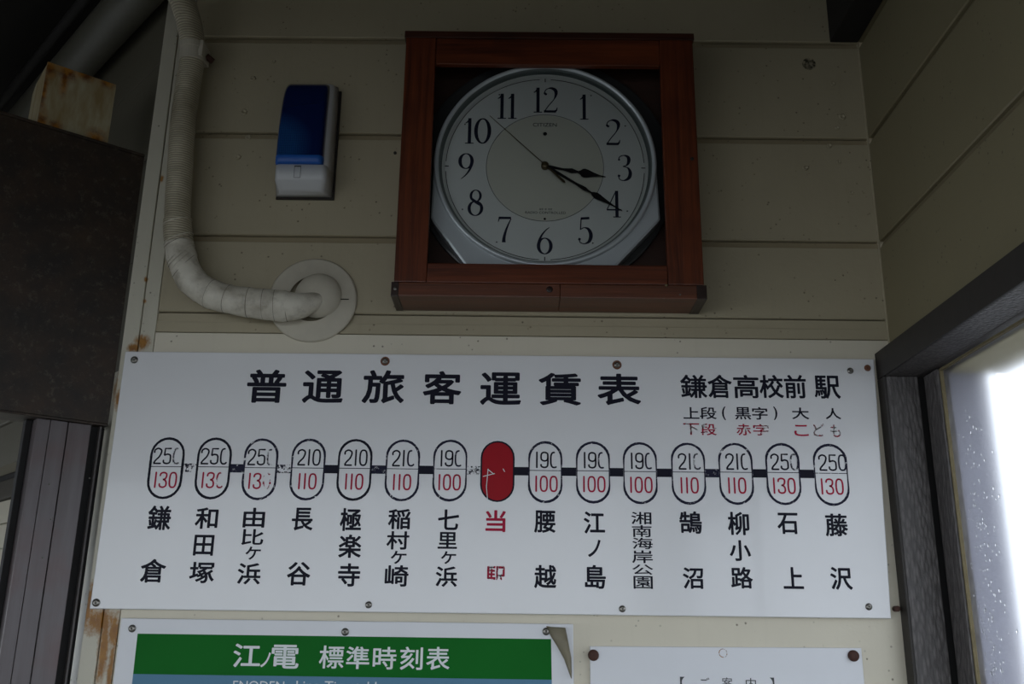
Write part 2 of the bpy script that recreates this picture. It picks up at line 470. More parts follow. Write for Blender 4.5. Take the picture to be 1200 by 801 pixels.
wall_right = structure('wall_right')
WY0, WY1, WZ0 = 0.0, -2.30, -1.35              # window opening: y from 0 to WY1, z from WZ0 to 0
HT = .0095                                     # top of the window casing
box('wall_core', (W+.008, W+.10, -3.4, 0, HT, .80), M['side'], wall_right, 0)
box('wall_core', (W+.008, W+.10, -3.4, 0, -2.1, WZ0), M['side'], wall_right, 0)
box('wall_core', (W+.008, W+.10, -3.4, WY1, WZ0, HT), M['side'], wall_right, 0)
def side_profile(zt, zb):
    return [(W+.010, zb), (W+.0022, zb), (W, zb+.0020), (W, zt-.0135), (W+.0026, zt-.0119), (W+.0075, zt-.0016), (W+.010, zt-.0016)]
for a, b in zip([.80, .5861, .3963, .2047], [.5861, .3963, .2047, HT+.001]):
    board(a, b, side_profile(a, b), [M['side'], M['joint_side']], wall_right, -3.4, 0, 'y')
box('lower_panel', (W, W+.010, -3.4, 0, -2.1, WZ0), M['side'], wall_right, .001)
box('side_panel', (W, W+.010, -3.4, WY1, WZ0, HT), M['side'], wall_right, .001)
# narrow corner bead
box('trim_1', (W-.0022, W+.001, -.0022, .001, HT, .80), M['cream'], None, .0008)['kind'] = 'structure'

# ------------------------------------------------------------------ window in the right wall
win = structure('window_1', (W, -.7, WZ0))
box('head_casing', (1.2126, 1.262, WY1-.04, 0, -.034, HT), M['frame_relief'], win, .0012)
box('architrave', (1.2085, 1.2125, WY1-.04, 0, -.034, HT), M['architrave_dark'], win, .0012)  # thin strip added to carry the painted shade of the casing's room side
box('jamb_casing', (1.2126, 1.262, -.027, -.0002, WZ0, -.0345), M['frame_relief'], win, .0012)
box('architrave', (1.2085, 1.2125, -.027, -.0002, WZ0, -.0345), M['architrave_dark'], win, .0012)  # same painted shade, on the jamb
box('far_jamb', (1.2085, 1.262, WY1-.04, WY1, WZ0, -.0345), M['dark_frame'], win, .0012)
box('window_sill', (1.17, 1.34, WY1-.05, 0, WZ0-.03, WZ0), M['dark_frame'], win, .002)
box('sash_track', (1.262, 1.298, WY1, -.0002, -.034, -.012), M['dark_frame'], win, .0008)
box('jamb_stop', (1.262, 1.30, -.018, -.0002, WZ0, -.0345), M['dark_groove'], win, .0005)
box('sash_stile', (1.2685, 1.288, -.082, -.033, WZ0+.001, -.0365), M['frame_relief'], win, .0012)
box('sash_stile', (1.2685, 1.288, -1.16, -1.11, WZ0+.001, -.0365), M['dark_frame'], win, .0012)
box('sash_stile', (1.2685, 1.288, WY1+.001, WY1+.05, WZ0+.001, -.0365), M['dark_frame'], win, .0012)
box('sash_rail', (1.2685, 1.288, WY1+.05, -.082, WZ0+.001, WZ0+.06), M['dark_frame'], win, .0012)
box('putty', (1.2715, 1.2775, -.0845, -.0822, WZ0+.06, -.0365), M['tan_putty'], win, .0006)
box('putty', (1.2715, 1.2775, -1.11, -.0856, -.0400, -.0365), M['tan_putty'], win, .0006)
gm = bpy.data.materials.new('dusty_window_glass'); gm.use_nodes = True
gt = gm.node_tree; gt.nodes.remove(gt.nodes['Principled BSDF']); gout = gt.nodes['Material Output']
g1 = gt.nodes.new('ShaderNodeBsdfTransparent'); g1.inputs[0].default_value = (.95, .97, .98, 1)
g2 = gt.nodes.new('ShaderNodeBsdfRefraction'); g2.inputs['IOR'].default_value = 1.06; g2.inputs['Roughness'].default_value = .62
g2.inputs[0].default_value = (.95, .96, 1, 1)
g3 = gt.nodes.new('ShaderNodeBsdfGlossy'); g3.inputs['Roughness'].default_value = .06
mx1 = gt.nodes.new('ShaderNodeMixShader'); mx1.inputs[0].default_value = .70
mx2 = gt.nodes.new('ShaderNodeMixShader'); fr = gt.nodes.new('ShaderNodeFresnel'); fr.inputs[0].default_value = 1.3
gt.links.new(g1.outputs[0], mx1.inputs[1]); gt.links.new(g2.outputs[0], mx1.inputs[2])
gt.links.new(fr.outputs[0], mx2.inputs[0]); gt.links.new(mx1.outputs[0], mx2.inputs[1]); gt.links.new(g3.outputs[0], mx2.inputs[2])
gt.links.new(mx2.outputs[0], gout.inputs[0])
M['glass'] = gm
bm = bmesh.new()
bm.faces.new([bm.verts.new(p) for p in ((1.2765, -.082, WZ0+.06), (1.2765, -1.11, WZ0+.06), (1.2765, -1.11, -.0365), (1.2765, -.082, -.0365))])
fin('glass', bm, M['glass'], win, recalc=False)
bm = bmesh.new()
bm.faces.new([bm.verts.new(p) for p in ((1.2765, -1.16, WZ0+.06), (1.2765, WY1+.05, WZ0+.06), (1.2765, WY1+.05, -.0365), (1.2765, -1.16, -.0365))])
fin('glass', bm, M['glass'], win, recalc=False)
# rain drops on the pane
dm, dnt, dp = mat_new('water_drop', (1, 1, 1), .02, trans=1.0); dp.inputs['IOR'].default_value = 1.33
def on_glass(px, py, X=1.2762):
    r = RT*((px-600)/F_PX) + UP*((400.5-py)/F_PX) + _fw
    return CAM + r*((X-CAM.x)/r.x)
bm = bmesh.new()
for k in range(170):
    py = 480+330*random.random()**.8
    px = 1122+(py-480)*.115+random.gauss(10, 7) + (18 if random.random() < .18 else 0)
    c = on_glass(px, py)
    if c.y > -.09: continue
    r = random.uniform(.0007, .0022)
    nb = bmesh.new(); bmesh.ops.create_icosphere(nb, subdivisions=2, radius=r)
    for v in nb.verts: v.co = Vector((c.x+v.co.x*.5, c.y+v.co.y, c.z+v.co.z*random.uniform(1.0, 1.12)*1.4))
    join(bm, nb)
o = fin('water_drops', bm, dm, win, smooth=True, label='rain drops clinging to the glass'); o['kind'] = 'stuff'

# what stands just outside the pane
tag(box('outside_return_wall', (1.30, 1.372, -.055, .06, -2.1, -.02), M['outside_grey'], None, .002),
    'grey wall end standing just outside the window pane', 'wall')['kind'] = 'structure'
tag(box('outside_lintel', (1.30, 1.400, WY1, -.056, -.036, .03), M['outside_tan'], None, .002),
    'tan lintel board outside above the window pane', 'lintel')['kind'] = 'structure'

# ------------------------------------------------------------------ ceiling, floor, added sky blockers, beams
def slab(name, b, mat):
    o = box(name, b, mat, None, 0); o['kind'] = 'structure'; return o
SKY_BLOCK_Z = .14  # lower edge of the added sky blockers
slab('floor', (-6, 12, -14, 8, -2.2, -2.1), M['concrete'])
slab('wall_front', (-2.5, 1.36, -2.56, -2.5, SKY_BLOCK_Z, .80), M['black_timber'])  # unseen blocker behind the camera, added so the wall darkens upwards
slab('wall_side', (-2.42, -2.36, -2.5, 3.0, SKY_BLOCK_Z-.40, .80), M['black_timber'])  # unseen blocker added to cut sky light from the left
slab('ceiling', (-2.7, 1.36, -2.8, 3.5, .80, .86), M['ceiling_dark'])
tag(box('ceiling_beam', (1.184, W-.0003, -2.49, -.0004, .585, .80), M['black_timber'], None, .002),
    'black timber beam end in the upper right corner under the ceiling', 'beam')

# ------------------------------------------------------------------ left: wing wall, steel header, post, rusty box, duct
PA = math.radians(51); A = Vector((-math.sin(PA), -math.cos(PA), 0)); Bk = Vector((-math.cos(PA), math.sin(PA), 0)); Z = Vector((0, 0, 1))
O0 = Vector((-.0065, -.0055, 0))
# header plate: A runs along the plate away from the wall corner, Bk runs behind it
hd = thing('steel_header', O0+A*.2+Z*(-.121), 'dark rusted steel header plate spanning the opening left of the fare board', 'steel beam')
frame_box('web_plate', O0, A, Bk, Z, (0.001, .75), (0, .006), (-.121, .342), M['rust_plate'], hd, .001)
frame_box('top_flange', O0, A, Bk, Z, (0.001, .75), (-.0015, .05), (.3425, .3475), M['rust_plate'], hd, .001)
frame_box('bottom_flange', O0, A, Bk, Z, (0.001, .75), (-.0012, .06), (-.125, -.1215), M['rust_plate'], hd, .001)
# post
pt = thing('sash_post', O0+A*.067+Z*(-2.1), 'brown metal door post below the rusted header, left of fare board', 'post')
frame_box('post_body', O0, A, Bk, Z, (.0245, .0575), (.004, .045), (-2.1, -.1255), M['sash_metal'], pt, .0012)
frame_box('post_body', O0, A, Bk, Z, (.0590, .0835), (.003, .045), (-2.1, -.1255), M['sash_metal'], pt, .0012)
frame_box('post_edge', O0, A, Bk, Z, (.0840, .1030), (.0035, .045), (-2.1, -.1255), M['sash_metal'], pt, .0016)
frame_box('post_return', O0, A, Bk, Z, (.1032, .113), (.028, .046), (-2.1, -.1255), M['dark_groove'], pt, .0012)
frame_box('rebate', O0, A, Bk, Z, (.0010, .0240), (.016, .045), (-2.1, -.1255), M['dark_groove'], pt, .0005)
frame_box('guide_strip', O0, A, Bk, Z, (.0080, .0110), (.006, .016), (-2.1, -.1255), M['dark_frame'], pt, .0005)
for px, py in ((107,497),(58,567),(105,560),(60,608),(50,653)):
    n_ = Vector((math.cos(PA), -math.sin(PA), 0)); r = RT*((px-600)/F_PX)+UP*((400.5-py)/F_PX)+_fw
    P0 = O0+Bk*.003; t = (P0-CAM).dot(n_)/r.dot(n_); c = CAM+r*t
    nb = bmesh.new(); bmesh.ops.create_icosphere(nb, subdivisions=2, radius=.0016)
    for v in nb.verts: v.co = c+v.co*.9
    fin('rivet', nb, M['steel'], pt, smooth=True)
# rusty white box standing on the header
rbm, rnt, rp = mat_new('white_box_rusting', (.4,.37,.28), .5); rn = N(rnt)
def plane_pt(px, py, P0, ang=PA):
    n_ = Vector((math.cos(ang), -math.sin(ang), 0)); r = RT*((px-600)/F_PX)+UP*((400.5-py)/F_PX)+_fw
    return CAM+r*((P0-CAM).dot(n_)/r.dot(n_))
PB = O0+Bk*.012
bl = [(plane_pt(112,165,PB), .03,.03,.040), (plane_pt(58,80,PB), .02,.02,.035), (plane_pt(80,84,PB), .03,.03,.03), (plane_pt(76,92,PB), .012,.012,.06),
      (plane_pt(125,96,PB), .025,.025,.02), (plane_pt(100,88,PB), .03,.03,.02), (plane_pt(48,145,PB), .016,.016,.05), (plane_pt(65,148,PB), .02,.02,.02), (plane_pt(52,105,PB), .008,.008,.07)]
mask = None
for b in bl:
    k = rn.blob(*b); mask = k if mask is None else rn.math('MAXIMUM', mask, k)
nz = rn.noise(60, 5, .7)
rm = rn.ramp(rn.math('ADD', rn.math('MULTIPLY', mask, 1.15), rn.math('SUBTRACT', rn.math('MULTIPLY', rn.math('ADD', nz, rn.noise(160, 5, .75)), .5), .82)), 0, .62)
cc = rn.mix(rn.ramp(rn.noise(1, 4, .6, vec=rn.map(scale=(50, 50, 12))), .35, .65), (.44,.40,.27), (.30,.22,.10))
cc = rn.mix(rm, cc, rn.mix(rn.ramp(rn.noise(70, 4), .4, .6), (.38,.16,.018), (.14,.045,.008)))
rn._in(rp.inputs['Base Color'], cc); rn._in(rp.inputs['Normal'], rn.bump(nz, .3, .0008))
qa = [plane_pt(*p, PB) for p in ((135,97),(52,72),(47,147),(128,170))]
ua = [(q-O0).dot(A) for q in qa]
u0 = (ua[0]+ua[3])/2; u1 = (ua[1]+ua[2])/2; z1 = (qa[0].z+qa[1].z)/2
bx = thing('rusty_box', O0+A*((u0+u1)/2)+Bk*.06+Z*.3476, 'small white metal box streaked with rust standing on the steel header', 'box')
frame_box('box_front', O0, A, Bk, Z, (u0, u1), (.012, .015), (.3476, z1), rbm, bx, .0012)
bm = bmesh.new()
prof = [(.0152, .3476), (.0152, z1-.001), (.020, z1-.001), (.088, z1-.006), (.105, z1-.018), (.108, .3476)]
rings = [[bm.verts.new(O0+A*u+Bk*b+Z*z) for b, z in prof] for u in (u0+.001, u1-.001)]
for i in range(6): bm.faces.new((rings[0][i], rings[0][(i+1)%6], rings[1][(i+1)%6], rings[1][i]))
bm.faces.new(rings[0]); bm.faces.new(rings[1][::-1])
fin('box_body', bm, rbm, bx)
# wing wall, behind the header, running away from the corner
WA = math.radians(-43); WD = Vector((math.sin(WA), math.cos(WA), 0)); WN = Vector((WD.y, -WD.x, 0))   # WN points out of the wing wall's back
wing = structure('wall_left', (0, 0, 0))
WO = Vector((-.004, .012, 0))
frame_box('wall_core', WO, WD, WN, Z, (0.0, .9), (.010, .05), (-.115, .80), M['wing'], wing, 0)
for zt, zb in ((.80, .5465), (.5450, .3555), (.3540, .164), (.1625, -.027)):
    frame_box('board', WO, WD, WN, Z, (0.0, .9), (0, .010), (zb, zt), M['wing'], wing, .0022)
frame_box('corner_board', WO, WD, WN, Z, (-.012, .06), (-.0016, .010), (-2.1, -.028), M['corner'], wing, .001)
# big round duct running along the top of the wing wall
tag(fin('round_duct', tube([WO+WD*t-WN*.05+Z*.675 for t in (-.05, .0, .2, .5, .85)], .0385, 32), simple('duct_grey', (.105,.10,.075), .5, nscale=20, var=.15), None, smooth=True),
    'fat round grey duct running along the top left behind the rusty box', 'duct')
tag(fin('duct_bearer', tube([WO+WD*t-WN*.105+Z*.70 for t in (-.05, .0, .2, .5, .85)], .010, 16), M['black_timber'], None, smooth=True),
    'thin dark pipe beside the fat round duct at top left', 'pipe')

# neighbouring building seen past the post: siding of narrow boards under dark eaves
NO = wp(10, 600, -1.3)
NO = Vector((NO.x, NO.y, 0)); 
nb_ = structure('neighbour_wall', (NO.x, NO.y, -2.1))
frame_box('wall_core', NO, WD, WN, Z, (-1.2, 3), (.012, .10), (-2.1, .70), M['neighbour_cream'], nb_, 0)
zc = -.42
k = 0
zt = wp(18, 583, -1.3).z
zz = zt
while zz > -1.6:
    frame_box('board', NO, WD, WN, Z, (-1.2, 3), (0, .012), (zz-.070, zz-.004), M['neighbour_cream'], nb_, .001); zz -= .072
zz = zt
simple('eave_brown', (.045, .036, .022), .7)
for k, (h, out, mk) in enumerate(((.055, .012, 'eave_brown'), (.020, .004, 'black_timber'), (.050, .05, 'eave_brown'), (.030, .02, 'black_timber'), (.12, .10, 'black_timber'), (.40, .14, 'black_timber'), (.40, .18, 'black_timber'))):
    frame_box('eave_board', NO, WD, WN, Z, (-1.2, 3), (-out, .01), (zz-.001, zz+h-.002), M[mk], nb_, .001); zz += h
pl = NO-WN*.06
q = wp(18, 600, -1.1)
tag(box('pale_trim_post', (q.x-.012, q.x+.008, q.y, q.y+.03, -2.1, wp(20, 590, -1.1).z), simple('pale_wood', (.34,.31,.23), .7, nscale=30, var=.2, stretch=(4,4,.4)), None, .002),
    'narrow pale wooden post seen through the gap at the far left', 'post')

# ------------------------------------------------------------------ clock case
cx0, cx1, cz0, cz1, cd = .4395, .9245, .0735, .5500, .075
cc_ = thing('clock_case', ((cx0+cx1)/2, -.04, cz0), 'reddish varnished wooden box case on the wall holding the round clock', 'clock case')
ix0, ix1, iz0, iz1 = .4905, .8685, .1285, .4865
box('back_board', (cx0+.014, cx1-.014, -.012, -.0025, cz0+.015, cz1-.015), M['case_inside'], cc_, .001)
box('side_board', (cx0, cx0+.013, -.062, -.0012, cz0+.0235, cz1-.0155), M['wood_z'], cc_, .001)
box('side_board', (cx1-.013, cx1, -.062, -.0012, cz0+.0235, cz1-.0155), M['wood_z'], cc_, .001)
def bottom():
    bm = box_bm(cx0-.003, .6995, -cd, -.0012, cz0, cz0+.022, .0014)
    return fin('bottom_board', bm, M['wood_bottom'], cc_)
wood('wood_bottom', 'x', (.155, .048, .022), (.075, .030, .018))
bottom(); fin('bottom_board', box_bm(.7000, cx1+.003, -cd+.0006, -.0012, cz0, cz0+.0222, .0014), M['wood_bottom'], cc_)
box('end_cap', (cx1-.012, cx1+.0036, -cd-.0012, -.0014, cz0-.001, cz0+.0225), M['wood_end'], cc_, .001, 'dark stained end grain')
box('end_cap', (cx0-.0036, cx0+.008, -cd-.0012, -.0014, cz0-.001, cz0+.0225), M['wood_end'], cc_, .001)
wood('wood_top', 'x', (.070, .020, .009), (.022, .008, .005))
box('top_board', (cx0-.003, cx1+.003, -cd, -.0012, cz1-.013, cz1), M['wood_top'], cc_, .0014)
def stile(x0, x1):
    return box('stile', (x0, x1, -cd, -.063, cz0+.0228, cz1-.0135), M['wood_z'], cc_, .0016)
stile(cx0, ix0); stile(ix1, cx1)
box('rail', (ix0+.0004, ix1-.0004, -cd+.0015, -.063, iz1, cz1-.0138), M['wood_x'], cc_, .0014)
box('rail', (ix0+.0004, ix1-.0004, -cd+.0008, -.063, cz0+.0230, iz0), M['wood_x'], cc_, .0014)
def stud(px, py, d, r, mat, name='nail', parent=cc_, h=.0012):
    c = wp(px, py, d); return fin(name, lathe(c.x, c.z, [(r, d-.001), (r, d+h*.6), (r*.6, d+h), (0, d+h*.9)], 16), mat, parent, smooth=True)
stud(463, 179, cd, .0026, M['gasket'], 'knot'); stud(811, 186, cd, .0030, M['gasket'], 'knot'); stud(644, 339, cd, .0052, M['wood_end'], 'knot', h=.0005)
stud(463, 338, cd+.001, .0028, M['steel'], 'screw'); stud(781, 334, cd, .0022, M['tan_putty'], 'nail'); stud(797, 345, cd, .0015, M['steel'], 'nail')

# ------------------------------------------------------------------ clock
DD = .040                                         # dial plane in front of the wall
cc = wp(638.6, 195.8, DD); KX, KZ = cc.x, cc.z; TR = .1701
ck = thing('wall_clock', (KX, -.02, KZ-.185), 'round silver rimmed wall clock reading twenty past three inside the wooden case', 'clock')
# silver body with square shoulders cut off below
bm = bmesh.new()
RB = .1835
cz_ = wp(508, 262, .05).z-KZ; low = -.190
poly = [(RB, 0), (.1865, -.098), (.104, low), (-.120, low), (-.1855, -.100), (-RB, 0)]
outl = []; inner_xy = []
for k in range(144):
    a = 2*math.pi*k/144; dx, dz = math.cos(a), math.sin(a); r = RB
    if dz < -1e-6:
        best = 9
        for (ax, az), (bx_, bz) in zip(poly, poly[1:]):
            ex, ez = bx_-ax, bz-az; det = dx*(-ez)+dz*ex
            if abs(det) < 1e-9: continue
            t = (ax*(-ez)+az*ex)/det; u = (dx*az-dz*ax)/det
            if t > 0 and -1e-6 <= u <= 1+1e-6: best = min(best, t)
        if best < 9: r = max(best, .1765)
    outl.append((KX+dx*r, KZ+dz*r)); inner_xy.append((KX+dx*.1750, KZ+dz*.1750))
f0 = [bm.verts.new((x, -.022, z)) for x, z in outl]; f1 = [bm.verts.new((x, -.0505, z)) for x, z in outl]
f2 = [bm.verts.new((KX+(x-KX)*.985, -.0525, KZ+(z-KZ)*.985)) for x, z in outl]
f3 = [bm.verts.new((x, -.0525, z)) for x, z in inner_xy]
for a, b in ((f0, f1), (f1, f2), (f2, f3)):
    for i in range(len(outl)): j = (i+1) % len(outl); bm.faces.new((a[i], a[j], b[j], b[i]))
bm.faces.new(f0[::-1])
fin('clock_body', bm, M['silver_plastic'], ck)
fin('back_rim', lathe(KX, KZ, [(.150, .0135), (.2140, .0135), (.2160, .017), (.2160, .0235), (.2130, .0245), (.150, .0245)], 128), M['rim_dark'], ck, smooth=False)
fin('bezel', lathe(KX, KZ, [(.1835, .050), (.1838, .0555), (.182, .0590), (.1795, .0598), (.1770, .0590), (.1758, .0570)], 160), M['silver_plastic'], ck, smooth=True)
fin('bezel_slope', lathe(KX, KZ, [(.1759, .0571), (.1752, .0545), (.1712, .0475), (.1708, .0470)], 160), M['silver_dark'], ck, smooth=True, label='dark grey inner ring')
fin('dial_step', lathe(KX, KZ, [(.1709, .0470), (.1700, .0468), (.1672, .0412), (.1665, DD-.0002)], 160), M['dial_white'], ck, smooth=True)
dial = fin('dial', lathe(KX, KZ, [(.1715, DD), (.0985, DD), (0, DD)], 128), M['dial_white'], ck)
fin('dial_center', lathe(KX, KZ, [(.0968, DD+.0003), (0, DD+.0003)], 128), M['dial_cream'], ck)
def ring(bm, r0, r1, d, a0=0, a1=360, seg=180):
    n_ = max(2, int(seg*(a1-a0)/360)); pv = None
    for k in range(n_+1):
        a = math.radians(a0+(a1-a0)*k/n_)
        v = [bm.verts.new((KX+r*math.sin(a), -d, KZ+r*math.cos(a))) for r in (r0, r1)]
        if pv: bm.faces.new((pv[0], pv[1], v[1], v[0]))
        pv = v
D1 = DD+.0005
bm = bmesh.new(); ring(bm, .0970, .0979, D1); fin('inner_circle', bm, M['grey_print'], ck)
bm = bmesh.new()
for q0 in (0, 90, 180, 270): ring(bm, .1645, .1656, D1, q0+3.2, q0+86.8)
for k in range(12):
    a = math.radians(30*k); s, c = math.sin(a), math.cos(a)
    if k % 3 == 0:
        bm.faces.new([bm.verts.new((KX+r*s+w*c, -D1, KZ+r*c-w*s)) for r, w in ((.1600, -.0008), (.1600, .0008), (.1705, .0008), (.1705, -.0008))])
    else:
        bm.faces.new([bm.verts.new((KX+.1560*s+.0013*math.cos(t), -D1, KZ+.1560*c+.0013*math.sin(t))) for t in [2*math.pi*j/10 for j in range(10)]])
fin('minute_track', bm, M['hand_black'], ck)
for zz, r in ((KZ+.0615, .0034), (KZ-.0935, .0020)):
    bm = bmesh.new()
    bm.faces.new([bm.verts.new((KX+r*math.cos(t), -D1-.0002, zz+r*math.sin(t))) for t in [2*math.pi*j/20 for j in range(20)]])
    fin('sensor_dot', bm, M['hand_black'], ck)

# numerals: tall condensed figures with thick and thin strokes, drawn in a box 1 high
def num_shapes(ch):
    """list of (points, widths) in a unit-high cell, centre x = 0; returns strokes and advance half-width"""
    if ch == '0':
        pts = [(.235*math.sin(a), .5+.478*math.cos(a)) for a in [2*math.pi*k/40 for k in range(40)]]
        w = [.045+.085*abs(math.sin(2*math.pi*k/40))**1.5 for k in range(40)]
        return [(pts, w, True)], .30
    if ch == '1':
        return [([(.02, .0), (.02, 1.0)], [.115, .115], False), ([(-.13, .018), (.17, .018)], [.036, .036], False),
                ([(-.13, .80), (-.06, .845), (.02, .94), (.05, 1.0)], [.03, .05, .09, .03], False)], .19
    if ch == '2':
        p = smooth_path([(-.17, .73), (-.205, .81), (-.14, .93), (.02, .98), (.17, .90), (.20, .74), (.12, .52), (-.06, .28), (-.20, .06)], 5)
        n_ = len(p); w = [.035+.095*max(0, math.sin(math.pi*min(1, max(0, (i/n_-.30)/.42)))) + (.05 if i/n_ < .12 else 0) for i in range(n_)]
        return [(p, w, False), ([(-.23, .045), (.20, .045)], [.09, .09], False), ([(.16, .05), (.215, .09), (.245, .20)], [.09, .06, .025], False),
                ([(-.185, .70), (-.145, .77)], [.09, .09], False)], .28
    if ch == '3':
        p = smooth_path([(-.18, .80), (-.15, .92), (0, .98), (.14, .92), (.17, .78), (.11, .62), (-.04, .555)], 5)
        q_ = smooth_path([(-.04, .555), (.13, .50), (.21, .32), (.16, .12), (0, .02), (-.15, .05), (-.20, .18)], 5)
        f = lambda P_, k: [.035+.09*max(0, math.sin(math.pi*min(1, max(0, (i/len(P_)-k)/.55)))) for i in range(len(P_))]
        return [(p, f(p, .32), False), (q_, f(q_, .12), False), ([(-.20, .16), (-.165, .23)], [.085, .085], False), ([(-.185, .78), (-.155, .84)], [.07, .07], False)], .28
    if ch == '4':
        return [([(.09, .0), (.09, 1.0)], [.11, .11], False), ([(.07, .99), (-.02, .80), (-.25, .29)], [.035, .035, .035], False),
                ([(-.26, .285), (.25, .285)], [.055, .055], False), ([(-.04, .018), (.22, .018)], [.036, .036], False)], .29
    if ch == '5':
        p = smooth_path([(-.15, .53), (-.02, .60), (.13, .54), (.205, .33), (.15, .11), (0, .015), (-.15, .05), (-.20, .17)], 5)
        w = [.035+.095*max(0, math.sin(math.pi*min(1, max(0, (i/len(p)-.15)/.55)))) for i in range(len(p))]
        return [(p, w, False), ([(-.15, .52), (-.12, .96)], [.04, .04], False), ([(-.13, .935), (.16, .955)], [.09, .085], False), ([(-.205, .14), (-.165, .21)], [.085, .085], False)], .28
    if ch in '69':
        o_ = [(.21*math.sin(a), .30+.285*math.cos(a)) for a in [2*math.pi*k/32 for k in range(32)]]
        wo_ = [.035+.085*abs(math.sin(2*math.pi*k/32))**1.5 for k in range(32)]
        p = smooth_path([(.16, .985), (.02, .86), (-.12, .66), (-.205, .42), (-.205, .27)], 5)
        w = [.02+.10*(i/len(p)) for i in range(len(p))]
        s_ = [(o_, wo_, True), (p, w, False)]
        if ch == '9': s_ = [([(-a[0], 1-a[1]) for a in P_], w_, c_) for P_, w_, c_ in s_]
        return s_, .28
    if ch == '7':
        p = smooth_path([(.21, .90), (.11, .66), (.03, .42), (-.02, .18), (-.025, .03)], 4)
        return [([(-.20, .93), (.21, .93)], [.095, .085], False), (p, [.03+.11*(i/len(p)) for i in range(len(p))], False), ([(-.225, .78), (-.20, .88), (-.19, .96)], [.025, .04, .05], False)], .28
    if ch == '8':
        a_ = [(.165*math.sin(a), .755+.215*math.cos(a)) for a in [2*math.pi*k/32 for k in range(32)]]
        b_ = [(.215*math.sin(a), .285+.265*math.cos(a)) for a in [2*math.pi*k/32 for k in range(32)]]
        wa = [.035+.055*abs(math.sin(2*math.pi*k/32))**1.5 for k in range(32)]; wb_ = [.035+.075*abs(math.sin(2*math.pi*k/32))**1.5 for k in range(32)]
        return [(a_, wa, True), (b_, wb_, True), ([(-.14, .66), (.0, .53), (.15, .40)], [.05, .11, .05], False)], .28
def numeral(text, cx, cz, h):
    bm = bmesh.new(); tot = sum(num_shapes(c)[1]*2 for c in text); x = cx-tot*h*.5*.98
    lift = 0
    for c in text:
        st, hw = num_shapes(c); x += hw*h*.98
        for P_, w_, cl in st:
            ribbon(bm, [(x+p[0]*h, cz-h/2+p[1]*h) for p in P_], [v*h for v in w_], -D1-.0001*lift, cl); lift += 1
        x += hw*h*.98
    fin('numeral', bm, M['numeral_ink'], ck)
simple('numeral_ink', (.014, .015, .035), .5, spec=.2, nscale=5, var=.05, bump=0)
for k in range(1, 13):
    a = math.radians(30*k); r = .1315 if k not in (11, 1, 5, 7) else .1305
    if k == 12: r = .1255
    numeral(str(k), KX+r*math.sin(a), KZ+r*math.cos(a), .0478)
def flat_text(name, s, l, r, t, b, d, mat, parent, off=0.0):
    bm = bmesh.new(); put_glyph(bm, s, l, r, t, b, d, off); return fin(name, bm, mat, parent)
flat_text('maker_name', 'CITIZEN', 624.5, 652.5, 144, 148.3, D1+.0001, M['grey_print'], ck, .012)
flat_text('small_lettering', '== = ==', 632, 647, 244.2, 246.0, D1+.0001, M['grey_print'], ck, .01)
flat_text('small_lettering', 'RADIO CONTROLLED', 615.5, 663, 247.6, 250.4, D1+.0001, M['grey_print'], ck, .01)
def hand(name, deg, prof, d, th, mat):
    a = math.radians(deg); s, c = math.sin(a), math.cos(a); bm = bmesh.new()
    pts = [(r, w) for r, w in prof]+[(r, -w) for r, w in reversed(prof)]
    rings = [[bm.verts.new((KX+r*s+w*c, -dd, KZ+r*c-w*s)) for r, w in pts] for dd in (d, d+th)]
    n_ = len(pts)
    for i in range(n_): bm.faces.new((rings[0][i], rings[0][(i+1)%n_], rings[1][(i+1)%n_], rings[1][i]))
    bm.faces.new(rings[0]); bm.faces.new(rings[1][::-1])
    return fin(name, bm, mat, ck)
def spade(L):
    return [(-.006, .0028), (.010*L/.1, .0028), (.20*L, .0021), (.30*L, .0018), (.37*L, .0030), (.44*L, .0044), (.50*L, .0028), (.545*L, .0016), (.58*L, .0034), (.615*L, .0070), (.65*L, .0080), (.70*L, .0072), (.80*L, .0038), (.90*L, .0014), (1.0*L, .0006)]
hand('hour_hand', 100.6, spade(.102), DD+.004, .0008, M['hand_black'])
def dart(L):
    return [(-.006, .0028), (.02, .0026), (.40*L, .0019), (.47*L, .0030), (.52*L, .0034), (.56*L, .0018), (.60*L, .0013), (.625*L, .0036), (.66*L, .0056), (.70*L, .0050), (.80*L, .0026), (.88*L, .0012), (1.0*L, .0005)]
hand('minute_hand', 122.6, dart(.150), DD+.0062, .0008, M['hand_black'])
hand('second_hand', 314.0, [(-.046, .0006), (-.043, .0022), (-.020, .0016), (-.003, .0008), (.06, .0006), (.130, .0004)], DD+.0084, .0005, M['hand_brass'])
fin('hand_hub', lathe(KX, KZ, [(.0062, DD+.001), (.0062, DD+.0092), (.0046, DD+.0104), (0, DD+.0108)], 24), M['hand_brass'], ck, smooth=True)
# domed glass
gg = bpy.data.materials.new('clock_glass'); gg.use_nodes = True; t_ = gg.node_tree; t_.nodes.remove(t_.nodes['Principled BSDF'])
a_ = t_.nodes.new('ShaderNodeBsdfTransparent'); b_ = t_.nodes.new('ShaderNodeBsdfGlossy'); b_.inputs['Roughness'].default_value = .03
f_ = t_.nodes.new('ShaderNodeFresnel'); f_.inputs[0].default_value = 1.5; x_ = t_.nodes.new('ShaderNodeMixShader')
a_.inputs[0].default_value = (.93, .95, .94, 1)
t_.links.new(f_.outputs[0], x_.inputs[0]); t_.links.new(a_.outputs[0], x_.inputs[1]); t_.links.new(b_.outputs[0], x_.inputs[2]); t_.links.new(x_.outputs[0], t_.nodes['Material Output'].inputs[0])
prof = []
for k in range(13):
    r = .1742*(1-k/12); prof.append((r, .0535+.0105*(1-(r/.1742)**2)))
fin('clock_glass', lathe(KX, KZ, prof, 96), gg, ck, smooth=True)

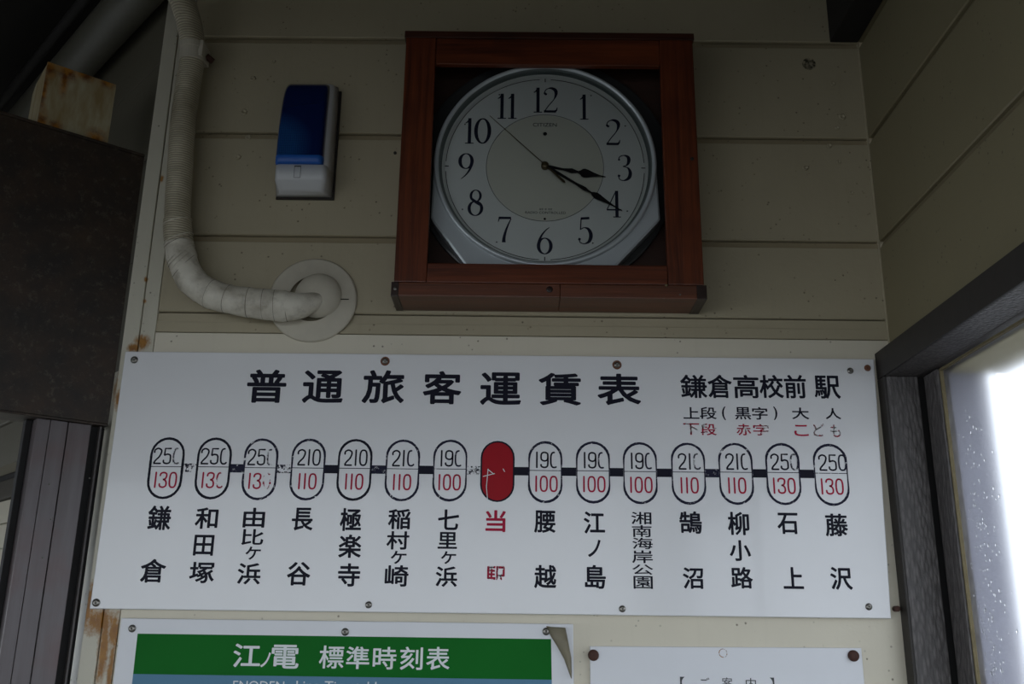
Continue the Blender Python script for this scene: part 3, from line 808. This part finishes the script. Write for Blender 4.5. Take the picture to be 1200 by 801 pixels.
# ------------------------------------------------------------------ blue warning light
lx0, lx1, lz0, lz1 = .2235, .3180, .2720, .4830
lc = (lx0+lx1)/2
wl = thing('warning_light', (lc, -.02, lz0), 'blue domed warning light with grey plastic housing left of the clock', 'light')
box('gasket', (lx0-.0005, lx1+.0035, -.0045, -.0004, lz0-.004, lz1-.008), M['gasket'], wl, .001)
def light_loft(name, zs, mat, caps=True, seg=10):
    """sections (z, half width back, half width front, depth back, depth front, centre x)"""
    bm = bmesh.new(); rings = []
    for z, hb, hf, db, df, cx in zs:
        ringp = []
        rr = .009
        ringp.append((cx-hb, db))
        for k in range(seg+1):
            a = math.pi/2*k/seg; ringp.append((cx-hf+rr-rr*math.cos(a), df-rr+rr*math.sin(a)) if df-db > rr else (cx-hf+rr-rr*math.cos(a), db+(df-db)*math.sin(a)))
        for k in range(seg+1):
            a = math.pi/2*(1-k/seg); ringp.append((cx+hf-rr+rr*math.cos(a), df-rr+rr*math.sin(a)) if df-db > rr else (cx+hf-rr+rr*math.cos(a), db+(df-db)*math.sin(a)))
        ringp.append((cx+hb, db))
        rings.append([bm.verts.new((x, -d, z)) for x, d in ringp])
    n_ = len(rings[0])
    for a, b in zip(rings, rings[1:]):
        for i in range(n_): bm.faces.new((a[i], a[(i+1)%n_], b[(i+1)%n_], b[i]))
    if caps: bm.faces.new(rings[0])
    bm.faces.new(rings[-1][::-1])
    return fin(name, bm, mat, wl, smooth=True)
hw = (lx1-lx0)/2
S = []
for z, df in ((lz0, .026), (lz0+.003, .0300), (lz0+.013, .0400), (lz0+.016, .0425), (lz0+.0405, .0445)):
    S.append((z, hw, hw-.004-.006*max(0, (.016-(z-lz0))/.016), .0045, df, lc))
S.append((lz0+.0410, hw, hw-.004, .0045, .036, lc))
n_top = 16
for k in range(n_top+1):
    t = k/n_top; z = lz0+.042+(lz1-lz0-.042)*math.sin(t*math.pi/2)
    S.append((z, hw-.0035*t**3, hw-.004-.0045*t**3, .0045, .0105+.0265*math.cos(t*math.pi/2)**.8, lc))
light_loft('housing', S, M['grey_plastic'])
L = []
for k in range(n_top+1):
    t = k/n_top; z = lz0+.0555+(lz1-lz0-.0600)*math.sin(t*math.pi/2)
    L.append((z, hw-.0055-.003*t**3, hw-.0075-.004*t**3, .012, .0170+.0330*math.cos(t*math.pi/2)**.85, lc-.0035))
light_loft('lens', L, M['lens'], False)
light_loft('lens_rim', [(lz0+.0412, .0405, .0385, .012, .0470, lc-.0035), (lz0+.0436, .0415, .0397, .012, .0496, lc-.0035), (lz0+.0545, .0417, .0399, .012, .0502, lc-.0035), (lz0+.0556, .0417, .0397, .012, .0500, lc-.0035)], M['lens_rim'])
bm = bmesh.new()
sx, sz0, sz1 = lc-.0045, lz0+.0165, lz0+.0365
for a, b in (((sx-.0052, sz0), (sx-.0052, sz1)), ((sx+.0052, sz0), (sx+.0052, sz1)), ((sx-.0052, sz0), (sx+.0052, sz0))): ribbon(bm, [a, b], .0006, -.0447)
ribbon(bm, [(sx-.0055, sz1+.0005), (sx+.0055, sz1+.0005)], .0017, -.0448)
fin('switch_slot', bm, M['hand_black'], wl)

simple('seam', (.20, .175, .125), .6)
# ------------------------------------------------------------------ wrapped pipe with wall cap
pp = thing('wrapped_pipe', wp(367, 352), 'cream tape-wrapped pipe bending down the wall into a round wall cap', 'pipe')
raw = [(203,-40),(213,0),(221,25),(225.5,50),(224.5,75),(220.5,100),(214,150),(211,200),(208,250),(209.5,282),(214,305),(224,327),(243,342),(272,351),(312,356.5),(343,359),(368,356)]
P3 = [wp(a, b, .036) for a, b in raw]
P3[0] = wp(206, -14, .070); P3[1] = wp(213, 0, .064); P3[2] = wp(221, 25, .050); P3[3] = wp(225.5, 50, .040)
P3[-3] = wp(312, 356.5, .036); P3[-2] = wp(347, 358.5, .029); P3[-1] = wp(376, 351, .008)
pth = smooth_path(P3, 14)
n1 = int(9.4*14)
def rad(i, n_):
    s_ = i/14.0
    r = .0190
    if s_ < 4: r = .0190+.0012*(4-s_)/4
    if s_ > 8.2 and s_ < 9.4: r = .0204+.0008*math.sin((s_-8.2)*2.6)
    if s_ >= 9.4: r = .0208 - .0006*math.sin(s_*5)
    if s_ > 13: r = .0205+.0022*math.sin(min(1, (s_-13)/2)*math.pi/2)
    if s_ > 14.6: r = .0222-.0078*(s_-14.6)
    if s_ > 9.38: r += .0012*((s_*1.7) % 1.0)*.7
    return r*1.09+random.uniform(-.00015, .00015)
R1 = [rad(i, 0) for i in range(len(pth))]
fin('ribbed_wrap', tube(pth[:n1+1], R1[:n1+1], 28), M['tape'], pp, smooth=True)
bm = tube(pth[n1-3:], [r+.0004 for r in R1[n1-3:]], 32)
fin('smooth_wrap', bm, M['tape_smooth'], pp, smooth=True)
# overlapping tape folds at the bend
for s_, tilt, sm in ((8.3, .5, 0), (8.95, .7, 0), (9.1, .75, 1), (9.45, 1.1, 0), (9.65, 1.2, 0), (9.85, 1.3, 0), (10.05, 1.3, 0), (10.3, 1.35, 1), (12.2, .1, 1), (12.9, -.1, 1), (13.5, .2, 1), (13.95, .25, 1), (14.35, .3, 1), (14.7, .35, 1)):
    i = int(s_*14); c = pth[i]; T = (pth[i+1]-pth[i-1]).normalized(); Nn = Vector((0, -1, 0)); Bb = T.cross(Nn)
    circ = []
    r = R1[i]+(.0002 if sm else .0004)
    for k in range(33):
        a = 2*math.pi*k/32; circ.append(c+(Nn*math.cos(a)+Bb*math.sin(a))*r+T*(tilt*.011*math.sin(a+.7)))
    fin('tape_fold', tube(circ, .0005 if sm else .0009, 6, cap=False), M['seam' if sm else 'tape_smooth'], pp, smooth=True)
i = int(3.55*14); c = pth[i]; T = (pth[i+1]-pth[i-1]).normalized()
fin('clamp_band', tube([c-T*.0165, c-T*.016, c-T*.006, c-T*.0055, c+T*.0055, c+T*.006, c+T*.016, c+T*.0165], [.0205, .0222, .0222, .0212, .0212, .0222, .0222, .0205], 32), M['cap_paint'], pp, smooth=False)
q0 = wp(236, 55, .036); 
fin('clamp_block', box_bm(q0.x-.004, q0.x+.0085, -.052, -.012, q0.z-.026, q0.z+.004, .0012), M['cap_paint'], pp)
fin('clamp_bolt', tube([Vector((q0.x+.008, -.030, q0.z-.014)), Vector((q0.x+.018, -.022, q0.z-.020))], .0055, 12), M['rust_brown'], pp, smooth=True)
cD = wp(367, 352)
fin('wall_cap', lathe(cD.x, cD.z, [(.0715, .0004), (.0722, .0030), (.0705, .0052), (.068, .0058), (.040, .0078), (.0385, .0095)], 72), M['cap_paint'], pp, smooth=True)
cB = wp(374, 348)
bm = lathe(cB.x, cB.z, [(.0385, .0075), (.0375, .0105), (.033, .0155), (.026, .0195), (.016, .0225), (0, .0235)], 40)
fin('cap_dome', bm, M['cap_paint'], pp, smooth=True)
fin('cap_seam', extrude_profile([(-.0088, cD.z-.0008), (-.0102, cD.z), (-.0088, cD.z+.0008)], cD.x+.041, cD.x+.060), M['gasket'], pp)

# ------------------------------------------------------------------ fare board
SF = .0120                                      # face of the enamel panel
SC = [wp(146.7, 411.3, SF), wp(1024.5, 420.3, SF), wp(1044.6, 724.5, SF), wp(104.7, 713, SF)]
fb = thing('fare_board', (SC[3]+SC[2])/2, 'wide white enamel fare board with black and red Japanese lettering', 'sign')
bm = bmesh.new()
def pane(bm, C4, d0, d1, ins=.0014):
    """C4: top-left, top-right, bottom-right, bottom-left"""
    ctr = sum((Vector((c.x, 0, c.z)) for c in C4), Vector())/4
    rings = []
    for d, k in ((d0, 0), (d1-ins, 0), (d1-ins*.3, .35), (d1, 1.0)):
        ringv = []
        for c in C4:
            v = Vector((c.x-ctr.x, 0, c.z-ctr.z)); sx_ = math.copysign(ins*k, v.x); sz_ = math.copysign(ins*k, v.z)
            ringv.append(bm.verts.new((c.x-sx_, -d, c.z-sz_)))
        rings.append(ringv)
    for a, b in zip(rings, rings[1:]):
        for i in range(4): bm.faces.new((a[i], a[(i+1)%4], b[(i+1)%4], b[i]))
    bm.faces.new(rings[0]); bm.faces.new(rings[-1][::-1])
pane(bm, SC, .0006, SF)
fin('panel', bm, M['enamel_white'], fb)
ID = SF+.0003
SC_top = [(157.5,421.5),(451.3,423),(723,427.3),(996.3,434.3)]; SC_bot = [(112.8,705.8),(432,708.3),(729.3,713),(1018,710.5)]
def screw(px, py, d, r, mat, parent, ring_mat=None):
    c = wp(px, py, d)
    if ring_mat:
        fin('rust_washer', lathe(c.x, c.z, [(r*1.5, d), (r*1.4, d+.0006), (r*.8, d+.0008)], 16), ring_mat, parent)
    bm = lathe(c.x, c.z, [(r, d-.0002), (r*1.02, d+.0008), (r*.85, d+.0020), (r*.5, d+.0027), (r*.22, d+.0028), (r*.2, d+.0014), (0, d+.0012)], 18)
    return fin('screw', bm, mat, parent, smooth=True)
for i, (a, b) in enumerate(SC_top+SC_bot): screw(a, b, SF, .0058 if i in (0, 4) else .0050, M['steel'], fb, M['rust_screw'] if i in (1, 2) else None)
screw(1016.5, 431, SF, .0052, M['rust_screw'], fb)
# heading
def lettering(name, items, mat, parent, off, keep=1.0, label=None):
    for ch, l, r, t, b in items:
        bm = bmesh.new(); put_glyph(bm, ch, l, r, t, b, ID, off, keep); o = fin(name, bm, mat, parent, label=label, recalc=False)
lettering('heading_character', [('普',289.3,335.5,432.7,471.9),('通',354.7,402.7,433.5,472.2),('旅',424.5,474,433.5,472.5),('客',495.5,540.8,434.5,473.5),
    ('運',562.7,610.7,436,474.5),('賃',631,681,436.7,474.8),('表',700,751,437.5,474.6)], M['black_print'], fb, .027)
lettering('station_character', [('鎌',797.3,828.5,438.8,466.2),('倉',829.3,857.9,438.8,466.4),('高',859.5,889.3,439,466.5),('校',889.9,918,439,466.3),
    ('前',919,944.8,439,466.6),('駅',954,984.5,439.8,467)], M['black_print'], fb, .022)
lettering('note_character', [('上',800.8,819.5,476.7,490.5),('段',820,839.7,476.6,490.9),('(',846,850.5,476,492),('黒',861.3,880,476.7,491.3),('字',881.3,899.5,476.7,491.5),
    (')',906.4,911,476,492),('大',928,948,477.2,491),('人',967.2,985.3,477.8,491)], M['black_print'], fb, .020)
lettering('note_character', [('下',800.8,819.5,495.6,509.2),('段',820.8,839.7,496,509.8),('赤',863,880,496.3,509.8),('字',882.5,901,496.5,510)], M['red_worn'], fb, .018)
lettering('note_character', [('こ',930.7,947.5,497.5,510.8)], M['red_print'], fb, .02)
lettering('note_character', [('ど',953,966.7,496,511),('も',973,985,497,512)], M['red_gone'], fb, .010)

# digits: thin condensed round-ended figures
def dig(ch, part=1.0):
    w, k = .225, []
    if ch == '0':
        p = [(-.0, 1.0)]; full = [(w*math.copysign(abs(math.sin(a))**.72, -math.sin(a)), .5+.5*math.copysign(abs(math.cos(a))**.72, math.cos(a))) for a in [2*math.pi*j/28 for j in range(29)]]
        return [full[:int(28*part)+1]]
    if ch == '1': return [[(0, 0), (0, 1)]]
    if ch == '2': return [smooth_path([(-w, .74), (-w*.9, .90), (0, 1.0), (w*.9, .90), (w, .72), (w*.5, .45), (-w*.5, .2), (-w, 0)], 3)+[Vector((w, 0))]]
    if ch == '3': return [smooth_path([(-w, .80), (-w*.8, .94), (0, 1), (w*.85, .92), (w*.9, .70), (w*.5, .56), (-.02, .53)], 3)+smooth_path([(-.02, .53), (w*.6, .48), (w, .30), (w*.85, .08), (0, 0), (-w*.85, .07), (-w, .22)], 3)]
    if ch == '5': return [[(w*.9, 1), (-w*.75, 1), (-w*.85, .55)]+smooth_path([(-w*.85, .55), (0, .62), (w*.85, .55), (w, .30), (w*.85, .07), (0, 0), (-w*.85, .06), (-w, .20)], 3)]
    if ch == '9': return [smooth_path([(w, .70), (w*.8, .50), (0, .43), (-w*.85, .52), (-w, .72), (-w*.8, .93), (0, 1), (w*.85, .92), (w, .70), (w, .30), (w*.8, .07), (0, 0), (-w*.85, .06), (-w, .18)], 3)]
def number(name, s, pxc, pyt, pyb, mat, parent, zero=1.0, zmat=None):
    c = wp(pxc, (pyt+pyb)/2, ID); h = wp(pxc, pyt, ID).z-wp(pxc, pyb, ID).z; z0 = wp(pxc, pyb, ID).z
    adv = .0150; wid = {'1': .0085}
    tot = sum(wid.get(ch, adv) for ch in s); x = c.x-tot/2; bm = bmesh.new(); bz = bmesh.new(); lift = 0
    for i, ch in enumerate(s):
        w_ = wid.get(ch, adv); cx = x+w_/2; x += w_
        last = (i == len(s)-1)
        for st in dig(ch, zero if last else 1.0):
            tgt = bz if (last and zmat) else bm
            ribbon(tgt, [(cx+p[0]*h, z0+p[1]*h) for p in st], .0026, -ID-.00008*lift, False, True); lift += 1
    o = fin(name, bm, mat, parent)
    if zmat: fin(name, bz, zmat, parent)
    else: bz.free()
    return o
stops = [
 (194.6, 548.0, '250', '130', .60, 'black_faint', 1.0, None, [('鎌',173.2,200.5,592,620.8),('倉',164.5,194.3,654.5,682.5)]),
 (250.0, 548.3, '250', '130', .62, None, .62, 'red_worn', [('和',228.8,255.5,594.3,619.5),('田',227,250.5,626.3,650.8),('塚',222,251.3,658,683)]),
 (304.8, 549.3, '250', '130', .55, 'black_faint', 1.0, 'red_gone', [('由',285,310.5,594.5,618),('比',283.3,308.8,619.5,638.3),('ケ',287.5,305.5,640,655.5),('浜',278.3,305.5,659.3,684.5)]),
 (360.7, 549.6, '210', '110', 1.0, None, 1.0, None, [('長',342,367,594.5,621.3),('谷',336.3,363.8,658,685.8)]),
 (415.5, 550.0, '210', '110', 1.0, None, 1.0, None, [('極',398.4,423.6,595,622),('楽',396.9,423.4,625.9,653.4),('寺',395.9,422.1,659.6,687)]),
 (471.6, 550.6, '210', '110', .62, 'black_worn', 1.0, None, [('稲',454.9,481,595.9,619.9),('村',453,479.6,622,643.7),('ケ',457.7,476.4,645,660.5),('崎',451,478.7,661.8,687)]),
 (527.3, 550.8, '190', '100', .58, 'black_worn', 1.0, None, [('七',513.3,537.9,596.5,620.8),('里',513,535.8,623,642.7),('ケ',516.7,534.5,645.5,660.5),('浜',510.5,535.8,663.3,687.3)]),
 (583.0, 551.8, None, None, 1, None, 1, None, [('当',569,592.7,597.4,623)]),
 (639.0, 552.6, '190', '100', .60, None, 1.0, None, [('腰',626,651,597.6,624),('越',626,652,661.6,689)]),
 (695.0, 553.0, '190', '100', .56, 'black_worn', 1.0, None, [('江',684,709,599,625),('ノ',689,704,632,652.4),('島',685.4,710,661.6,689.6)]),
 (750.2, 553.8, '190', '100', .58, 'black_worn', 1.0, None, [('湘',739.6,763.4,599.4,614),('南',740.6,763.6,615,629),('海',741,765,629.6,643),('岸',740.6,765,644.4,659.6),('公',741,765.4,661,673),('園',742.4,765,674.6,689.6)]),
 (806.8, 554.4, '210', '110', .62, 'black_faint', 1.0, None, [('鵠',796.3,822.5,598.7,625),('沼',800.3,824.3,664.5,689.7)]),
 (862.5, 554.6, '210', '110', .60, None, 1.0, None, [('柳',852.8,878,599.4,626.7),('小',855,879.9,632.5,657),('路',856.5,882.2,664,689.2)]),
 (917.8, 554.9, '250', '130', 1.0, 'black_faint', 1.0, None, [('石',911,935.2,600.5,625.5),('上',917.7,941.5,664,689.7)]),
 (974.0, 555.8, '250', '130', 1.0, 'black_worn', 1.0, None, [('藤',967,993.5,601.5,628.3),('沢',973.2,998.6,664,690.8)]),
]
CW, CH = .0520, .0930     # capsule outline size
def capsule_pts(cx, cz, w, h, n_=12):
    r = w/2; p = []
    for k in range(n_+1): a = math.pi*k/n_; p.append((cx+r*math.cos(a), cz+h/2-r+r*math.sin(a)*1.02))
    for k in range(n_+1): a = math.pi+math.pi*k/n_; p.append((cx+r*math.cos(a), cz-h/2+r+r*math.sin(a)*1.02))
    return p
for i, (px, py, ad, chd, za, zam, zc_, zcm, names) in enumerate(stops):
    c = wp(px, py, ID); bm = bmesh.new()
    red = ad is None
    pts = capsule_pts(c.x, c.z, CW-.002, CH-.002)
    # densify the straight sides so their paint can be thin and broken
    dense = []
    for j in range(len(pts)):
        a = Vector(pts[j]); b = Vector(pts[(j+1) % len(pts)]); m_ = max(1, int((b-a).length/.0035))
        for t in range(m_): dense.append(a+(b-a)*t/m_)
    thin = [0, .2, .35, .5, .3, .6, .75, 0, .7, .85, .9, .8, .75, .6, .85][i]
    ws = []
    for p in dense:
        side = max(0, 1-abs((p.y-c.z)/(.028)))**.5 if abs(p.y-c.z) < .028 else 0
        ws.append(.0038*(1-.70*thin*side)*random.uniform(.9, 1.1))
    if red: ws = [.0026]*len(dense)
    ribbon(bm, dense, ws, -ID-.0002, True)
    if not red: ribbon(bm, [(c.x-CW/2+.001, c.z+.002), (c.x+CW/2-.001, c.z+.002)], .0011, -ID-.0003)
    st = fin('station_stop', bm, M['black_worn' if thin > .3 else 'black_print'], fb)
    if red:
        bm = bmesh.new(); pv = [bm.verts.new((x, -ID, z)) for x, z in capsule_pts(c.x, c.z, CW-.004, CH-.004)]; bm.faces.new(pv)
        fin('red_capsule', bm, M['red_enamel'], st, label='solid red capsule marking this station')
        bm = bmesh.new()
        def sc(l): ribbon(bm, [(wp(a, b, ID).x, wp(a, b, ID).z) for a, b in l], .0011, -ID-.0005)
        sc([(566,558),(580,554.5)]); sc([(571.5,549.5),(579,555.5)]); sc([(572,549),(570,570),(571.5,587)]); sc([(589.5,549),(591.5,552.5)])
        fin('scratch', bm, M['white_print'], st)
    else:
        number('adult_fare', ad, px+1.5, py-22.8, py-5.2, M['black_print'], st, za, M[zam] if zam else None)
        number('child_fare', chd, px-1.0 if i < 8 else px+.8, py+5.4, py+22.6, M['red_print'], st, zc_, M[zcm] if zcm else None)
    for ch, l, r, t, b in names:
        bm = bmesh.new(); put_glyph(bm, ch, l, r, t, b, ID, .023 if len(names) < 6 else .016)
        fin('name_character', bm, M['red_print' if red else 'black_print'], st, recalc=False)
    if red:
        bm = bmesh.new(); put_glyph(bm, '駅', 569.4, 592.5, 663, 688.5, ID, .018)
        cut = wp(580, 679, ID).z; bmesh.ops.bisect_plane(bm, geom=bm.verts[:]+bm.edges[:]+bm.faces[:], plane_co=(0, 0, cut), plane_no=(0, 0, -1), clear_outer=True)
        fin('name_character', bm, M['red_worn'], st, label='half worn away red character')
wear = ['black_flaked','black_worn','black_flaked','black_print','black_worn','black_worn','black_print','black_flaked','black_print','black_print','black_worn','black_print','black_flaked','black_print','black_print']
for i in range(14):
    a, b = stops[i], stops[i+1]; ca = wp(a[0], a[1], ID); cb = wp(b[0], b[1], ID); x0 = ca.x+CW/2; x1 = cb.x-CW/2; z = (ca.z+cb.z)/2+.0005
    wmat = {0:'black_flaked', 1:'black_worn', 2:'black_flaked', 4:'black_worn', 7:'black_print', 6:'black_flaked', 12:'black_print', 11:'black_worn'}.get(i, 'black_print')
    bm = bmesh.new(); bm.faces.new([bm.verts.new((x, -ID, zz_)) for x, zz_ in ((x0, z-.0065), (x1, z-.0065), (x1, z+.0065), (x0, z+.0065))])
    if wmat == 'black_flaked':
        ribbon(bm, [(x0, z+.0062), (x1, z+.0062)], .0008, -ID-.0001)
    fin('connector_bar', bm, M[wmat], fb)

# ------------------------------------------------------------------ timetable board
TF = .0075
TC = [wp(142, 723.8, TF), wp(671.6, 730.8, TF), None, None]
TL, TR_ = TC[0], TC[1]; zb = -.95
TC = [TL, TR_, Vector((TR_.x+.004, 0, zb)), Vector((TL.x-.003, 0, zb))]
tb = thing('timetable_board', ((TL.x+TR_.x)/2, -.004, zb), 'white timetable board with green and blue header bands under the fare board', 'sign')
bm = bmesh.new(); pane(bm, TC, .0008, TF, .001); fin('panel', bm, M['plastic_sheet'], tb)
TD = TF+.0003
def band(name, l0, r0, t0, t1, lb, rb, b0, b1, mat, d, parent):
    bm = bmesh.new(); q_ = [wp(l0, t0, d), wp(r0, t1, d), wp(rb, b1, d), wp(lb, b0, d)]
    bm.faces.new([bm.verts.new(p) for p in q_]); return fin(name, bm, mat, parent)
band('green_band', 161.3, 645.8, 742, 748.4, 156, 646.6, 789.3, 796, M['green_print'], TD, tb)
band('blue_band', 156, 646.6, 789.3, 796, 149, 647.8, 850, 857, M['blue_print'], TD, tb)
ID = TD+.0003
lettering('logo_character', [('江',273.2,305.5,753.8,781.5),('ノ',305.5,317,764,781.5),('電',318,350.5,755,783)], M['white_print'], tb, .020)
lettering('header_character', [('標',374,403,756,783),('準',405.5,433,757,783.5),('時',437,464.5,757.5,784),('刻',468.8,495.5,757.5,784.5),('表',499.5,527,757.5,784.6)], M['white_print'], tb, .014)
flat_text('header_text', 'ENODEN', 273, 333, 797.5, 807.5, ID, M['white_print'], tb, .004)
flat_text('header_text', 'Line Timetable', 347, 450, 798, 808.5, ID, M['white_print'], tb, .004)
for a, b in ((155, 736), (404.5, 740), (640, 739.5)): screw(a, b, TF, .0055, M['steel'], tb)
# torn curling film at the corner
bm = bmesh.new()
edgeL = [(640,733),(646,746),(653,757),(661,772),(669,794)]; edgeR = [(648,734.5),(662.5,735),(666,752),(669.5,770),(670,795)]
dl = [.009, .011, .016, .013, .0095]; dr = [.009, .018, .020, .018, .010]
rows = []
for (a, b, d1_, d2_) in zip(edgeL, edgeR, dl, dr):
    rows.append([wp(a[0]+(b[0]-a[0])*t/4, a[1]+(b[1]-a[1])*t/4, d1_+(d2_-d1_)*t/4+.004*math.sin(math.pi*t/4)) for t in range(5)])
vr = [[bm.verts.new(p) for p in r] for r in rows]
for r0, r1 in zip(vr, vr[1:]):
    for j in range(4): bm.faces.new((r0[j], r0[j+1], r1[j+1], r1[j]))
geo = bmesh.ops.solidify(bm, geom=bm.faces[:], thickness=.0007)
fin('torn_film', bm, M['film'], tb, smooth=True, label='torn corner of brownish film curling off')

# ------------------------------------------------------------------ notice sheet
NF = .0055
a, b = wp(691.3, 756.8, NF), wp(1009.5, 758.8, NF)
nt_ = thing('notice_board', ((a.x+b.x)/2, -.003, -.95), 'plain white notice sheet held by brown bolts, right of the timetable board', 'sign')
bm = bmesh.new(); pane(bm, [a, b, Vector((b.x+.001, 0, -.95)), Vector((a.x, 0, -.95))], .0008, NF, .0009); fin('panel', bm, M['plastic_sheet'], nt_)
for x_, y_ in ((695.3, 767.3), (999.8, 768)):
    c = wp(x_, y_, NF); fin('bolt', lathe(c.x, c.z, [(.0080, NF-.0005), (.0080, NF+.003), (.0068, NF+.0052), (.003, NF+.0060), (0, NF+.0060)], 24), M['rust_brown'], nt_, smooth=True)
ID = NF+.0003
c = wp(847.3, 764.8, NF)
bm = lathe(c.x, c.z, [(.0052, ID), (.0064, ID)], 24); fin('ring_mark', bm, worn_ink('rust_ring', (.35,.18,.08), .42, .55, 200), nt_)
lettering('notice_character', [('【',797,802.5,792.5,806),('ご',820.5,831.5,793.5,806),('案',846,858.5,793.3,807),('内',874,886,794,807),('】',902.5,907.5,793.5,807)], M['grey_print'], nt_, .004)

# bolt beside the lower right corner of the fare board
c = wp(1048.5, 713, 0); 
o = fin('bolt', tube([Vector((c.x, .002, c.z)), Vector((c.x, -.012, c.z)), Vector((c.x, -.0125, c.z))], [.0042, .0042, .003], 16), M['rust_brown'])
tag(o, 'small dark bolt in the wall at the lower right corner of the fare board', 'bolt')

for o in bpy.data.objects:
    if '_o' in o: del o['_o']
